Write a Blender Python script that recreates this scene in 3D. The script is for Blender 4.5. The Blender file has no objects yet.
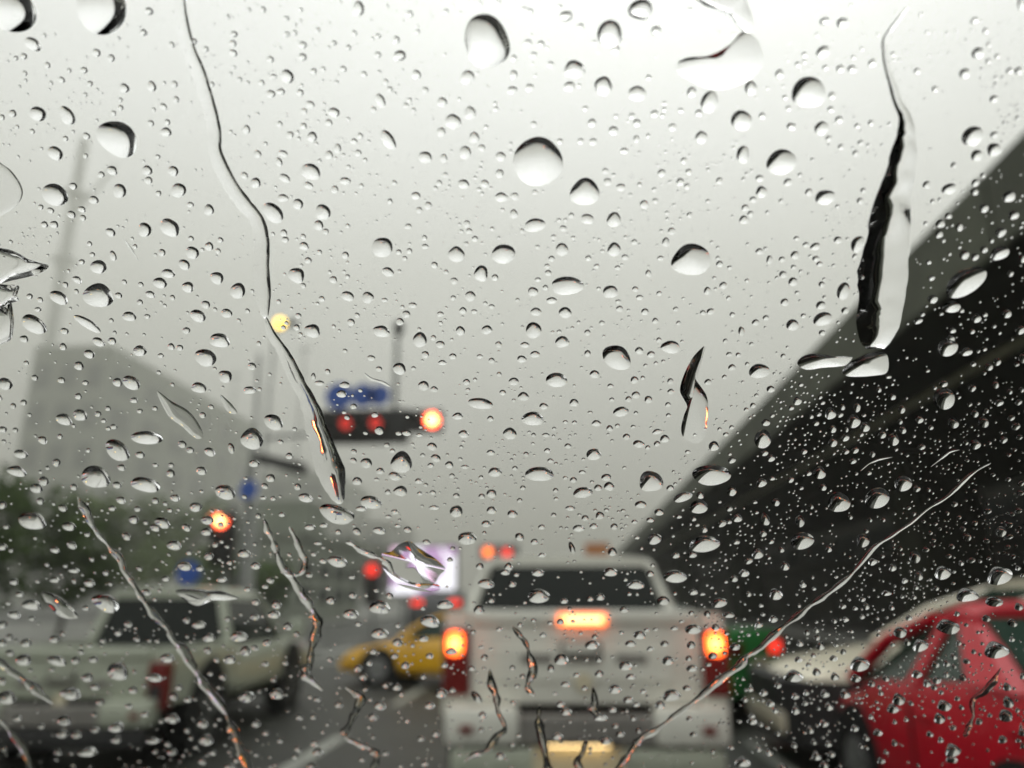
import bpy, bmesh, math, random
from mathutils import Vector, Matrix
random.seed(7)
S = bpy.context.scene
COL = S.collection
R = math.radians

# ------------------------------------------------------------------ camera
F = 768.0
CAM = Vector((0.0, 0.0, 1.35))
PITCH = math.atan((600-384)/F)
YAW = math.atan((570-512)/(F*math.cos(PITCH)+216*math.sin(PITCH)))   # road runs along +Y, camera looks slightly left of it
cam = bpy.data.cameras.new('camera'); camo = bpy.data.objects.new('camera', cam); COL.objects.link(camo)
cam.sensor_width = 36; cam.lens = 36*F/1024; cam.clip_start = .01; cam.clip_end = 3000
camo.location = CAM; camo.rotation_euler = (math.pi/2+PITCH, 0, YAW)
S.camera = camo
GD = 0.27                                        # distance to the windscreen along the view axis
cam.dof.use_dof = True; cam.dof.focus_distance = 0.272
cam.dof.aperture_fstop = cam.lens/1000/(12.8/F*GD)
RM = camo.rotation_euler.to_matrix()
def ray(px, py):
    return (RM @ Vector(((px-512)/F, -(py-384)/F, -1.0)))
def at(px, py, Y):
    r = ray(px, py); return CAM + r*(Y/r.y)
def onz(px, py, z):
    r = ray(px, py); return CAM + r*((z-CAM.z)/r.z)

# ------------------------------------------------------------------ materials
def srgb(c): return tuple((v/255/12.92 if v/255 < .04045 else ((v/255+.055)/1.055)**2.4) for v in c)
def mat(name, col, rough=.5, metal=0, noise=.12, scale=6, emit=None, estr=0, coat=0, col2=None, bump=0):
    m = bpy.data.materials.new(name); m.use_nodes = True
    nt = m.node_tree; b = nt.nodes['Principled BSDF']
    b.inputs['Roughness'].default_value = rough; b.inputs['Metallic'].default_value = metal
    b.inputs['Coat Weight'].default_value = coat
    tc = nt.nodes.new('ShaderNodeTexCoord'); n = nt.nodes.new('ShaderNodeTexNoise')
    n.inputs['Scale'].default_value = scale; n.inputs['Detail'].default_value = 5
    nt.links.new(tc.outputs['Object'], n.inputs['Vector'])
    mx = nt.nodes.new('ShaderNodeMix'); mx.data_type = 'RGBA'
    c2 = col2 if col2 else tuple(v*(1-noise*2) for v in col)
    mx.inputs['A'].default_value = (*c2, 1); mx.inputs['B'].default_value = (*[min(1, v*(1+noise*.5)) for v in col], 1)
    rp = nt.nodes.new('ShaderNodeMapRange'); rp.inputs['From Min'].default_value = .3; rp.inputs['From Max'].default_value = .7
    nt.links.new(n.outputs['Fac'], rp.inputs['Value']); nt.links.new(rp.outputs['Result'], mx.inputs['Factor'])
    nt.links.new(mx.outputs['Result'], b.inputs['Base Color'])
    if bump:
        bp = nt.nodes.new('ShaderNodeBump'); bp.inputs['Strength'].default_value = bump
        nt.links.new(n.outputs['Fac'], bp.inputs['Height']); nt.links.new(bp.outputs['Normal'], b.inputs['Normal'])
    if emit:
        b.inputs['Emission Color'].default_value = (*emit, 1); b.inputs['Emission Strength'].default_value = estr
    return m
def glassmat(name, ior, col=(1, 1, 1), rough=0):
    m = bpy.data.materials.new(name); m.use_nodes = True
    b = m.node_tree.nodes['Principled BSDF']
    b.inputs['Base Color'].default_value = (*col, 1); b.inputs['Roughness'].default_value = rough
    b.inputs['Transmission Weight'].default_value = 1; b.inputs['IOR'].default_value = ior
    return m
M = dict(
    water=glassmat('rain water', 1.333), pane=glassmat('clear windscreen glass', 1.14, (.985, .995, .985)),
    asphalt=mat('wet asphalt', (.022, .024, .018), .5, noise=.3, scale=1.3, bump=.06),
    asphalt2=mat('wet ground', (.022, .024, .018), .55, noise=.3, scale=.4),
    paint=mat('road paint', (.33, .34, .3), .45, noise=.25, scale=4),
    kerb=mat('kerb stone', (.25, .25, .23), .6, noise=.2, scale=3),
    paving=mat('wet paving', (.14, .14, .125), .4, noise=.2, scale=2),
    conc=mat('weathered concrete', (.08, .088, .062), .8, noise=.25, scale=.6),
    concdark=mat('shade-darkened soffit concrete', (.022, .024, .015), .9, noise=.3, scale=.5),  # deck and piers near black, shade put into the colour
    pipe=mat('pale drain pipe', (.5, .5, .36), .6, noise=.2),
    white=mat('white car paint', (.74, .74, .66), .28, noise=.03, coat=.4),
    silver=mat('silver white car paint', (.42, .45, .36), .3, noise=.08, coat=.2),
    red=mat('red car paint', (.44, .005, .018), .32, noise=.06),
    yellow=mat('yellow taxi paint', (.75, .40, .01), .3, noise=.05, coat=.5),
    green=mat('green taxi paint', (.02, .17, .035), .3, noise=.05, coat=.4),
    cream=mat('pale cream car paint', (.78, .72, .56), .3, noise=.04, coat=.4),
    darkpaint=mat('dark grey car paint', (.05, .052, .055), .3, noise=.05, coat=.4),
    tint=mat('tinted car glass', (.012, .016, .014), .06, noise=.05),
    tint2=mat('greenish car glass', (.022, .042, .032), .08, noise=.1, scale=3),
    black=mat('black rubber', (.018, .018, .018), .7, noise=.1),
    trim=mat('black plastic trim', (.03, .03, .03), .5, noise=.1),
    rim=mat('alloy rim', (.45, .45, .45), .35, metal=.8),
    chrome=mat('chrome', (.6, .6, .6), .18, metal=1, noise=.02),
    lens_off=mat('unlit red lamp lens', (.16, .012, .01), .2, noise=.1),
    lens_on=mat('lit brake lamp', (.7, .1, .03), .3, emit=(1, .15, .025), estr=4.5),
    lens_core=mat('lit brake lamp bulb', (.9, .5, .1), .3, emit=(1, .42, .09), estr=6),
    bar_on=mat('lit high brake lamp', (.8, .2, .06), .3, emit=(1, .20, .05), estr=2.6),
    bar_core=mat('lit high brake lamp diodes', (.8, .4, .2), .3, emit=(1, .5, .2), estr=4),
    red_on=mat('lit red tail lamp', (.7, .05, .03), .3, emit=(1, .04, .025), estr=1.2),
    plate=mat('number plate', (.62, .56, .40), .45, noise=.05),
    plate_lamp=mat('lit number plate lamp', (.9, .7, .4), .3, emit=(1, .70, .33), estr=5),
    handle=mat('handle shadowed plastic', (.22, .21, .19), .4),
    clear=mat('head lamp lens', (.6, .6, .58), .1, noise=.05),
    sig_black=mat('black signal housing', (.012, .012, .012), .5),
    sig_on=mat('lit red signal', (.8, .1, .05), .3, emit=(1, .10, .04), estr=6),
    sig_core=mat('lit signal core', (1, .6, .3), .3, emit=(1, .5, .16), estr=9),
    sig_dim=mat('dim red signal', (.6, .05, .04), .3, emit=(1, .045, .03), estr=.55),
    amber_on=mat('lit amber lamp', (.9, .6, .1), .3, emit=(1, .66, .10), estr=3.2),
    blue=mat('blue road sign', (.02, .08, .36), .45, noise=.05),
    signwhite=mat('sign white', (.7, .7, .68), .5),
    orange=mat('orange road sign', (.55, .20, .05), .5, noise=.1),
    pale=mat('haze-paled steel', (.36, .37, .35), .5),  # mast and poles paled in colour, standing in for haze
    steel=mat('galvanised steel', (.22, .23, .22), .55, metal=.3),
    bldg=mat('grey facade', (.22, .24, .195), .8, noise=.1, scale=.3),
    bldg2=mat('pale facade', (.28, .28, .25), .8, noise=.1, scale=.3),
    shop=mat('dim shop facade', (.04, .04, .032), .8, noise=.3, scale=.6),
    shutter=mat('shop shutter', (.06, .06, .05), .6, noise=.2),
    win=mat('building window', (.04, .045, .045), .12, noise=.1),
    bark=mat('tree bark', (.05, .04, .03), .9, noise=.3),
    leaf=mat('dark foliage', (.042, .075, .010), .7, noise=.35, scale=1.2, col2=(.013, .026, .004)),
    leaf2=mat('mid foliage', (.065, .10, .018), .6, noise=.3, scale=1.2, col2=(.03, .045, .015)),
    cabin=mat('black cabin trim', (.008, .008, .008), .9, noise=.1),
    bonnet=mat('dark bonnet paint', (.012, .012, .012), .5, noise=.1),
)
for q_, s_ in (('leaf', .1), ('leaf2', .1), ('tint', .22), ('tint2', .12), ('red', .22), ('asphalt', .3), ('shutter', .15), ('shop', .15), ('concdark', .1), ('black', .15), ('trim', .25)): M[q_].node_tree.nodes['Principled BSDF'].inputs['Specular IOR Level'].default_value = s_
M['bonnet'].node_tree.nodes['Principled BSDF'].inputs['Specular IOR Level'].default_value = .12
M['cabin'].node_tree.nodes['Principled BSDF'].inputs['Specular IOR Level'].default_value = .1
# LED screen: shows bright blocks of white and rose, no readable text
ms = bpy.data.materials.new('lit advertising screen'); ms.use_nodes = True
nt = ms.node_tree; b = nt.nodes['Principled BSDF']
tc = nt.nodes.new('ShaderNodeTexCoord'); vo = nt.nodes.new('ShaderNodeTexVoronoi'); vo.inputs['Scale'].default_value = 1.1
mp = nt.nodes.new('ShaderNodeMapping'); mp.inputs['Scale'].default_value = (1.0, 1, .7)
nt.links.new(tc.outputs['Object'], mp.inputs['Vector']); nt.links.new(mp.outputs['Vector'], vo.inputs['Vector'])
sep = nt.nodes.new('ShaderNodeSeparateColor'); nt.links.new(vo.outputs['Color'], sep.inputs['Color'])
cr = nt.nodes.new('ShaderNodeValToRGB'); cr.color_ramp.interpolation = 'CONSTANT'
cr.color_ramp.elements[0].color = (.85, .55, .75, 1); cr.color_ramp.elements[1].position = .34; cr.color_ramp.elements[1].color = (.95, .93, 1, 1)
e = cr.color_ramp.elements.new(.14); e.color = (.42, .26, .45, 1)
nt.links.new(sep.outputs['Red'], cr.inputs['Fac']); nt.links.new(cr.outputs['Color'], b.inputs['Emission Color'])
b.inputs['Emission Strength'].default_value = 1.15; b.inputs['Base Color'].default_value = (.05, .05, .05, 1)
M['screen'] = ms

# ------------------------------------------------------------------ object helpers
def props(o, label=None, cat=None, group=None, kind=None):
    if label: o['label'] = label
    if cat: o['category'] = cat
    if group: o['group'] = group
    if kind: o['kind'] = kind
    return o
def thing(name, label, cat, loc=(0, 0, 0), rz=0, group=None):
    o = bpy.data.objects.new(name, None); COL.objects.link(o)
    o.location = loc; o.rotation_euler = (0, 0, rz); o.empty_display_size = .2
    return props(o, label, cat, group)
class MB:
    def __init__(s): s.bm = bmesh.new()
    def box(s, x0, x1, y0, y1, z0, z1, bev=0):
        r = bmesh.ops.create_cube(s.bm, size=1)
        for v in r['verts']:
            v.co = Vector(((x0+x1)/2+v.co.x*(x1-x0), (y0+y1)/2+v.co.y*(y1-y0), (z0+z1)/2+v.co.z*(z1-z0)))
        if bev:
            es = list({e for v in r['verts'] for e in v.link_edges})
            bmesh.ops.bevel(s.bm, geom=es, offset=bev, segments=2, affect='EDGES', profile=.6)
        return s
    def tube(s, pts, rad, n=10, caps=True):
        pts = [Vector(p) for p in pts]; rads = rad if isinstance(rad, (list, tuple)) else [rad]*len(pts)
        rings = []
        for i, p in enumerate(pts):
            d = (pts[min(i+1, len(pts)-1)]-pts[max(i-1, 0)]).normalized()
            a = d.orthogonal().normalized() if abs(d.z) > .9 else d.cross(Vector((0, 0, 1))).normalized()
            if abs(d.z) > .9: a = Vector((1, 0, 0)); a = (a-d*a.dot(d)).normalized()
            b_ = d.cross(a)
            rings.append([s.bm.verts.new(p+(a*math.cos(2*math.pi*k/n)+b_*math.sin(2*math.pi*k/n))*rads[i]) for k in range(n)])
        s.skin(rings, caps); return s
    def skin(s, rings, caps=True):
        n = len(rings[0])
        for a, b_ in zip(rings, rings[1:]):
            for k in range(n): s.bm.faces.new((a[k], a[(k+1) % n], b_[(k+1) % n], b_[k]))
        if caps: s.bm.faces.new(rings[0][::-1]); s.bm.faces.new(rings[-1])
    def loft(s, rings, caps=True):
        s.skin([[s.bm.verts.new(Vector(p)) for p in r] for r in rings], caps); return s
    def disc(s, c, axis, r, t, n=20):
        c = Vector(c); ax = Vector(axis).normalized(); return s.tube([c-ax*t/2, c+ax*t/2], r, n)
    def slab(s, quad, t):                            # a polygon given thickness t along its normal
        q = [Vector(p) for p in quad]; nrm = (q[1]-q[0]).cross(q[2]-q[0]).normalized()*t/2
        return s.loft([[p-nrm for p in q], [p+nrm for p in q]])
    def prism(s, poly, axis, a0, a1):               # poly in the two other axes
        def P(u, v, a): return {'x': (a, u, v), 'y': (u, a, v), 'z': (u, v, a)}[axis]
        return s.loft([[P(u, v, a0) for u, v in poly], [P(u, v, a1) for u, v in poly]])
    def build(s, name, m, parent=None, smooth=False, loc=None):
        bmesh.ops.recalc_face_normals(s.bm, faces=s.bm.faces[:])
        me = bpy.data.meshes.new(name); s.bm.to_mesh(me); s.bm.free()
        if smooth:
            me.polygons.foreach_set('use_smooth', [True]*len(me.polygons))
            me.set_sharp_from_angle(angle=R(40))
        me.materials.append(m)
        o = bpy.data.objects.new(name, me); COL.objects.link(o)
        if parent is not None: o.parent = parent
        if loc is not None: o.location = loc
        return o
def children(o): return [c for c in bpy.data.objects if c.parent == o]

# ------------------------------------------------------------------ world, sun, haze
w = bpy.data.worlds.new('World'); S.world = w; w.use_nodes = True
nt = w.node_tree; bg = nt.nodes['Background']
sky = nt.nodes.new('ShaderNodeTexSky'); sky.sky_type = 'NISHITA'; sky.sun_disc = False
SUN_EL, SUN_AZ = R(58), R(20)
sky.sun_elevation = SUN_EL; sky.sun_rotation = SUN_AZ; sky.air_density = 3; sky.dust_density = 8; sky.ozone_density = 1
hs = nt.nodes.new('ShaderNodeHueSaturation'); hs.inputs['Saturation'].default_value = .06
hs.inputs['Value'].default_value = 1.0
nt.links.new(sky.outputs['Color'], hs.inputs['Color'])
tc = nt.nodes.new('ShaderNodeTexCoord'); sx = nt.nodes.new('ShaderNodeSeparateXYZ'); nt.links.new(tc.outputs['Generated'], sx.inputs['Vector'])
cr = nt.nodes.new('ShaderNodeValToRGB'); nt.links.new(sx.outputs['Z'], cr.inputs['Fac'])
E = cr.color_ramp.elements
SKY = [(0.0, (1.65, 1.58, 1.30)), (.08, (2.05, 1.99, 1.67)), (.19, (3.4, 3.36, 3.08)), (.37, (6.3, 6.34, 6.0)), (.54, (8.2, 8.32, 8.15)), (.67, (9.6, 9.75, 9.65)), (.9, (9.4, 9.6, 9.4))]
for i, (p, c) in enumerate(SKY):
    el = E[i] if i < 2 else E.new(p)
    el.position = p; el.color = (*c, 1)
# cloud layer: broad soft unevenness of the overcast
nz = nt.nodes.new('ShaderNodeTexNoise'); nz.inputs['Scale'].default_value = 2.2; nz.inputs['Detail'].default_value = 3
nt.links.new(tc.outputs['Generated'], nz.inputs['Vector'])
mr = nt.nodes.new('ShaderNodeMapRange'); mr.inputs['To Min'].default_value = .93; mr.inputs['To Max'].default_value = 1.07
nt.links.new(nz.outputs['Fac'], mr.inputs['Value'])
mul = nt.nodes.new('ShaderNodeVectorMath'); mul.operation = 'SCALE'
nt.links.new(cr.outputs['Color'], mul.inputs[0]); nt.links.new(mr.outputs['Result'], mul.inputs['Scale'])
mx = nt.nodes.new('ShaderNodeMix'); mx.data_type = 'RGBA'; mx.inputs['Factor'].default_value = .88
nt.links.new(hs.outputs['Color'], mx.inputs['A']); nt.links.new(mul.outputs['Vector'], mx.inputs['B'])
nt.links.new(mx.outputs['Result'], bg.inputs['Color']); bg.inputs['Strength'].default_value = .145
sl = bpy.data.lights.new('sun', 'SUN'); sl.energy = .5; sl.angle = R(25); sl.color = (1, .97, .92)
so = bpy.data.objects.new('sun', sl); COL.objects.link(so); so.location = (0, 0, 60)
so.rotation_euler = (math.pi/2-SUN_EL, 0, math.pi-SUN_AZ)
S.view_settings.view_transform = 'Standard'; S.view_settings.look = 'None'; S.view_settings.gamma = 1; S.view_settings.exposure = .24
S.render.engine = 'CYCLES'
c = S.cycles; c.max_bounces = 16; c.transmission_bounces = 14; c.transparent_max_bounces = 12; c.diffuse_bounces = 3; c.glossy_bounces = 6; c.volume_bounces = 1
c.caustics_reflective = False; c.caustics_refractive = True; c.blur_glossy = .5

HAZE_DENSITY = .0017
hm = bpy.data.materials.new('rain haze'); hm.use_nodes = True; nt = hm.node_tree
nt.nodes.remove(nt.nodes['Principled BSDF']); pv = nt.nodes.new('ShaderNodeVolumePrincipled')
pv.inputs['Density'].default_value = HAZE_DENSITY; pv.inputs['Color'].default_value = (.80, .80, .742, 1); pv.inputs['Anisotropy'].default_value = .1
nt.links.new(pv.outputs['Volume'], nt.nodes['Material Output'].inputs['Volume'])
hz = MB().box(-620, 420, -40, 760, -1, 330).build('haze', hm); props(hz, kind='stuff')
hz['label'] = 'pale grey rain haze filling the street and fading the far things'; hz['category'] = 'haze'
# ------------------------------------------------------------------ ground
props(MB().box(-700, 700, -300, 1500, -.5, 0).build('ground', M['asphalt2']), kind='structure')
props(MB().box(-13.5, 16.0, -60, 400, 0.001, .006).build('road', M['asphalt']), kind='structure')
mk = MB()
for lx in (-7.4, -2.35, 1.75):
    for k in range(-3, 30): mk.box(lx-.07, lx+.07, k*5.0+.8, k*5.0+3.4, .008, .012)
mk.box(-12.9, -12.75, -40, 300, .008, .012)
for k in range(8): mk.box(-9.5+k*1.0, -9.1+k*1.0, 20, 23, .008, .012)
mk.box(-7.3, 6.5, 17.6, 18.0, .013, .017)
props(mk.build('road_markings', M['paint']), kind='structure')
props(MB().box(-30, -13.7, -60, 300, .0, .13).build('pavement', M['paving']), kind='structure')
props(MB().box(-13.7, -13.5, -60, 300, .0, .15, .02).build('kerb', M['kerb']), kind='structure')
props(MB().box(8.6, 11.4, 14, 300, .002, .16, .03).build('median', M['kerb']), kind='structure')

# ------------------------------------------------------------------ elevated road on the right
ov = thing('overpass', 'long dark concrete elevated road crossing the right side of the picture', 'overpass', (0, 0, 0))
Y0, Y1 = -18, 480
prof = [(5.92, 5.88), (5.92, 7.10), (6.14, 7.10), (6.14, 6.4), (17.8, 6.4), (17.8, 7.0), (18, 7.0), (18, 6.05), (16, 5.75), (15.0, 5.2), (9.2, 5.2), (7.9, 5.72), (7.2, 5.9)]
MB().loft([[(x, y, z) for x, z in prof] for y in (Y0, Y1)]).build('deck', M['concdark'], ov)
fa = MB()
k = Y0
while k < Y1:
    fa.box(5.86, 5.915, k+.02, k+3.96, 5.90, 7.07, .02 if k < 80 else 0); k += 4.0
fa.build('parapet', M['conc'], ov)
MB().tube([(7.78, Y0, 5.6), (7.78, Y1, 5.6)], .075, 8).build('drain_pipe', M['pipe'], ov, True)
MB().tube([(6.03, Y0, 7.15), (6.03, Y1, 7.15)], .04, 6).build('handrail', M['steel'], ov, True)
for y in (22, 46, 70, 94, 118, 142, 166, 190, 214):
    p = MB().box(9.2, 10.9, y-.9, y+.9, .15, 4.3, .15)
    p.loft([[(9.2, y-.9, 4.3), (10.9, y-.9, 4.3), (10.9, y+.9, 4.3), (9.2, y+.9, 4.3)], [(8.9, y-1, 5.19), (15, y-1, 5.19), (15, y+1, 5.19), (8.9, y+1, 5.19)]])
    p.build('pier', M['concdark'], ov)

# dim shop fronts under and behind the elevated road
def shophouse(x, y0, y1, h, n, label):
    t = thing('shophouse', label, 'shop', (x, (y0+y1)/2, 0), group='shop fronts behind the overpass'); L = y1-y0
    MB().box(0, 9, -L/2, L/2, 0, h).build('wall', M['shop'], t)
    for i in range(n):
        a = -L/2+L*(i+.12)/n; b_ = -L/2+L*(i+.88)/n
        sh = MB().box(-.06, -.003, a, b_, .15, 2.9).build('shutter', M['shutter'], t)
        MB().box(-.95, -.07, a-.2, b_+.2, 3.0, 3.12).build('awning', M['trim'], t)
        for zz in (4.2, 7.4):
            wn = MB().box(-.07, -.003, a+.2, b_-.2, zz, zz+1.5).build('window', M['win'], t)
            MB().box(-.12, -.075, a+.1, b_-.1, zz-.12, zz-.02).build('sill', M['conc'], wn)
    return t
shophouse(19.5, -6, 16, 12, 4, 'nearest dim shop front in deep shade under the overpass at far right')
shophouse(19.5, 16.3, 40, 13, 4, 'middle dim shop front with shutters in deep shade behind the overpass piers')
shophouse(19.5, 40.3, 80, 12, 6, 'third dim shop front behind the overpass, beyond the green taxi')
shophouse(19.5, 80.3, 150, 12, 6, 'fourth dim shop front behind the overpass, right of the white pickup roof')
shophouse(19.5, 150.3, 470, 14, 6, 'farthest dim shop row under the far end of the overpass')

# ------------------------------------------------------------------ buildings on the left, fading into the haze
def block(name, x0, x1, y0, y1, h, label, rows, cols, m='bldg', roof=True):
    t = thing(name, label, 'building', ((x0+x1)/2, y0, 0)); cx = (x0+x1)/2
    MB().box(x0-cx, x1-cx, 0, y1-y0, 0, h).build('wall', M[m], t)
    rf = MB().box(x0-cx-.2, x1-cx+.2, -.2, y1-y0+.2, h+.003, h+.5).build('roof', M[m], t)
    if roof: MB().box(-2, 2, 3, 7, h+.5, h+2.6).build('stair_housing', M[m], rf)
    for r in range(rows):
        zz = 1.2+(h-2)*r/rows
        for c_ in range(cols):
            a = (y1-y0)*(c_+.2)/cols; b_ = (y1-y0)*(c_+.8)/cols
            MB().box(x1-cx-.05, x1-cx+.04, a, b_, zz, zz+(h-2)/rows*.6).build('window', M['win'], t)
        for c_ in range(max(2, cols//2)):
            n = max(2, cols//2); a = x0-cx+(x1-x0)*(c_+.2)/n; b_ = x0-cx+(x1-x0)*(c_+.8)/n
            MB().box(a, b_, -.04, .05, zz, zz+(h-2)/rows*.6).build('window', M['win'], t)
    return t
p = at(36, 345, 330); q = at(112, 345, 330)
block('tower_block', p.x, q.x, 330, 500, q.z-.5, 'large grey block with flat roof fading into haze above the left trees', 6, 6, roof=False)
p = at(262, 470, 430); q = at(330, 470, 430)
block('office_building', p.x, q.x, 430, 520, p.z-1.5, 'mid height grey building barely visible in haze behind the signal arm', 5, 5, roof=False)
p = at(330, 520, 380); q = at(392, 515, 380)
block('row_house', p.x, q.x, 380, 440, p.z-1, 'low grey building in haze left of the bright screen', 3, 5, 'bldg2')
p = at(200, 535, 44); q = at(288, 535, 44)
block('corner_shop', p.x, q.x, 46, 60, p.z, 'low dark building behind the left red traffic light', 2, 4)

# faint mast
p = at(52, 330, 600); q = at(78, 140, 600)
t = thing('communication_mast', 'tall pale mast faint in haze at the upper left behind the grey block', 'mast', (p.x, 600, 0))
MB().tube([(0, 0, 0), (0, 0, q.z)], [7.0, 4.0], 12).build('mast_tube', M['pale'], t, True)
for zz in (q.z*.70, q.z*.86): MB().tube([(0, 0, zz), (0, 0, zz+3)], 10, 14).build('platform', M['pale'], t)
MB().tube([(0, 0, q.z*.80), (34, 0, q.z*.93)], 1.6, 6).build('boom', M['pale'], t)

# ------------------------------------------------------------------ trees
def tree(px, topy, Y, wpx, label, m, seed, dens=900, name='street_tree', basez=0):
    rnd = random.Random(seed); top = at(px, topy, Y); s = Y/F*1.02
    H = top.z; rx = wpx*s/2; t = thing(name, label, 'tree', (top.x, Y, basez), rnd.random()*6, 'trees on the left pavement')
    tr = MB(); th = H*.42
    tr.tube([(0, 0, 0), (.06*rx, .03, th*.5), (-.03*rx, 0, th), (.05*rx, .05*rx, H*.75)], [.05*H*.5, .04*H*.5, .03*H*.5, .012*H*.5], 8)
    for k in range(6):
        a = k*1.05+rnd.random(); zz = th*(.8+.12*k)
        tr.tube([(0, 0, zz), (math.cos(a)*rx*.4, math.sin(a)*rx*.4, zz+H*.13), (math.cos(a)*rx*.75, math.sin(a)*rx*.75, zz+H*.22)], [.012*H, .008*H, .003*H], 6)
    tr.build('trunk', M['bark'], t, True)
    cl = []
    for k in range(22):
        a = rnd.random()*6.28; u = rnd.random()**.5; zz = H*(.36+.58*rnd.random()); k2 = math.sqrt(max(.05, 1-((zz/H-.58)/.46)**2))
        cl.append((Vector((math.cos(a)*u*rx*k2, math.sin(a)*u*rx*k2, zz)), rx*(.2+.2*rnd.random())))
    vs, fs = [], []
    for k in range(dens):
        c_, r_ = cl[rnd.randrange(len(cl))]
        d = Vector((rnd.gauss(0, 1), rnd.gauss(0, 1), rnd.gauss(0, .8))).normalized()*r_*(rnd.random()**.4)
        p = c_+d; p.z = max(p.z, H*.18)
        l = rx*(.05+.05*rnd.random()); a = Vector((rnd.gauss(0, 1), rnd.gauss(0, 1), rnd.gauss(0, .6))).normalized(); b_ = a.orthogonal().normalized()
        i = len(vs); vs += [p-a*l, p+b_*l*.55, p+a*l, p-b_*l*.55]; fs.append((i, i+1, i+2, i+3))
    me = bpy.data.meshes.new('crown'); me.from_pydata([tuple(v) for v in vs], [], fs); me.materials.append(M[m])
    o = bpy.data.objects.new('crown', me); COL.objects.link(o); o.parent = t
    return t
tree(8, 478, 20, 150, 'dark broad tree at the left edge above the left pickup', 'leaf', 1, 2600)
tree(75, 520, 24, 90, 'dark small tree just right of the left edge tree, behind the left pickup', 'leaf', 2, 1800)
tree(120, 500, 55, 120, 'mid green hazier tree between the dark left trees and the left red traffic light', 'leaf2', 3, 1800)
tree(188, 505, 70, 110, 'mid green tree standing directly behind the left red traffic light', 'leaf2', 4, 1600)
tree(300, 535, 120, 110, 'far grey green tree right of the left red traffic light, over the taxi', 'leaf2', 5, 1400)
tree(350, 548, 150, 100, 'far grey green tree just left of the bright screen', 'leaf2', 6, 1200)
tree(245, 560, 40, 110, 'low dark bushy tree behind the cab of the left pickup', 'leaf', 8, 1600)

# ------------------------------------------------------------------ signals, lamps, signs
def signal(t, c, n, horiz, r, lit=(), dim=()):
    """housing with n lamps facing the camera (-Y) round c"""
    step = r*2.6; L = step*n
    hx, hzz = (L/2, r*1.5) if horiz else (r*1.5, L/2)
    MB().box(c[0]-hx, c[0]+hx, c[1]-.12, c[1]+.25, c[2]-hzz, c[2]+hzz, .05).build('signal_head', M['sig_black'], t)
    for i in range(n):
        d = (i-(n-1)/2)*step
        x, z = (c[0]+d, c[2]) if horiz else (c[0], c[2]-d)
        m = M['sig_on'] if i in lit else M['sig_dim'] if i in dim else M['trim']
        ln = MB().disc((x, c[1]-.135, z), (0, 1, 0), r, .03).build('signal_lamp', m, t)
        if i in lit: MB().disc((x, c[1]-.16, z), (0, 1, 0), r*.6, .02).build('lamp_core', M['sig_core'], ln)
        vz = MB(); a0 = [(x+r*1.1*math.cos(R(a)), z+r*1.1*math.sin(R(a))) for a in range(0, 181, 20)]; a1 = [(x+r*1.0*math.cos(R(a)), z+r*1.0*math.sin(R(a))) for a in range(180, -1, -20)]
        vz.prism(a0+a1, 'y', c[1]-.42, c[1]-.155)
        vz.build('visor', M['sig_black'], t)
# gantry over the crossing
Y = 24.0
b0 = at(244, 600, Y); P = lambda x, y: at(x, y, Y)
t = thing('traffic_signal_gantry', 'black traffic signals and round blue signs on an arm over the crossing', 'traffic signal', (0, 0, 0))
top = P(246, 352)
MB().tube([(b0.x, Y+.3, 0), (top.x+.35, Y+.3, top.z)], [.10, .07], 10).build('pole', M['pale'], t, True)
a0 = P(246, 436); a1 = P(428, 420)
MB().tube([(b0.x, Y+.42, a0.z), (a1.x, Y+.42, a1.z)], [.07, .05], 8).build('arm', M['steel'], t, True)
c_ = P(362, 424); signal(t, (c_.x-.25, Y, c_.z), 4, True, .19, dim=(1, 3))
MB().box(c_.x-1.55, c_.x+1.5, Y+.26, Y+.30, c_.z-.62, c_.z+.55).build('backing_board', M['sig_black'], t)
c_ = P(431, 421); signal(t, (c_.x-.25, Y, c_.z), 2, True, .24, lit=(1,))
for x, y, r in ((340, 397, .46), (364, 396, .40), (380, 396, .36)):
    c_ = P(x, y); sg = MB().disc((c_.x, Y-.1, c_.z), (0, 1, 0), r, .03, 24).build('round_sign', M['blue'], t)
    MB().slab([(c_.x-.06, Y-.125, c_.z-r*.5), (c_.x+.06, Y-.125, c_.z-r*.5), (c_.x+.06, Y-.125, c_.z+r*.35), (c_.x-.06, Y-.125, c_.z+r*.35)], .01).build('arrow', M['blue'], sg)
# second signal, seen side-on
t = thing('traffic_signal', 'dark unlit signal head on a short arm left of the gantry, seen from the side', 'traffic signal')
c_ = at(284, 465, 20); Y = 20.0
MB().loft([[(c_.x-.72, Y-.2, c_.z+.05), (c_.x-.72, Y+.2, c_.z+.05), (c_.x-.72, Y+.2, c_.z+.32), (c_.x-.72, Y-.2, c_.z+.32)],
           [(c_.x+.60, Y-.2, c_.z-.28), (c_.x+.60, Y+.2, c_.z-.28), (c_.x+.60, Y+.2, c_.z+.02), (c_.x+.60, Y-.2, c_.z+.02)]]).build('signal_head', M['sig_black'], t)
MB().tube([(c_.x-.7, Y+.1, c_.z+.2), (c_.x-.95, Y+.1, c_.z+.28)], .05, 8).build('arm', M['steel'], t)
MB().tube([(c_.x-.95, Y+.1, 0), (c_.x-.95, Y+.1, c_.z+.5)], [.09, .07], 10).build('pole', M['steel'], t, True)
c2 = at(250, 490, 20)
MB().disc((c2.x, Y-.1, c2.z), (0, 1, 0), .26, .03, 20).build('round_sign', M['blue'], t)
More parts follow.
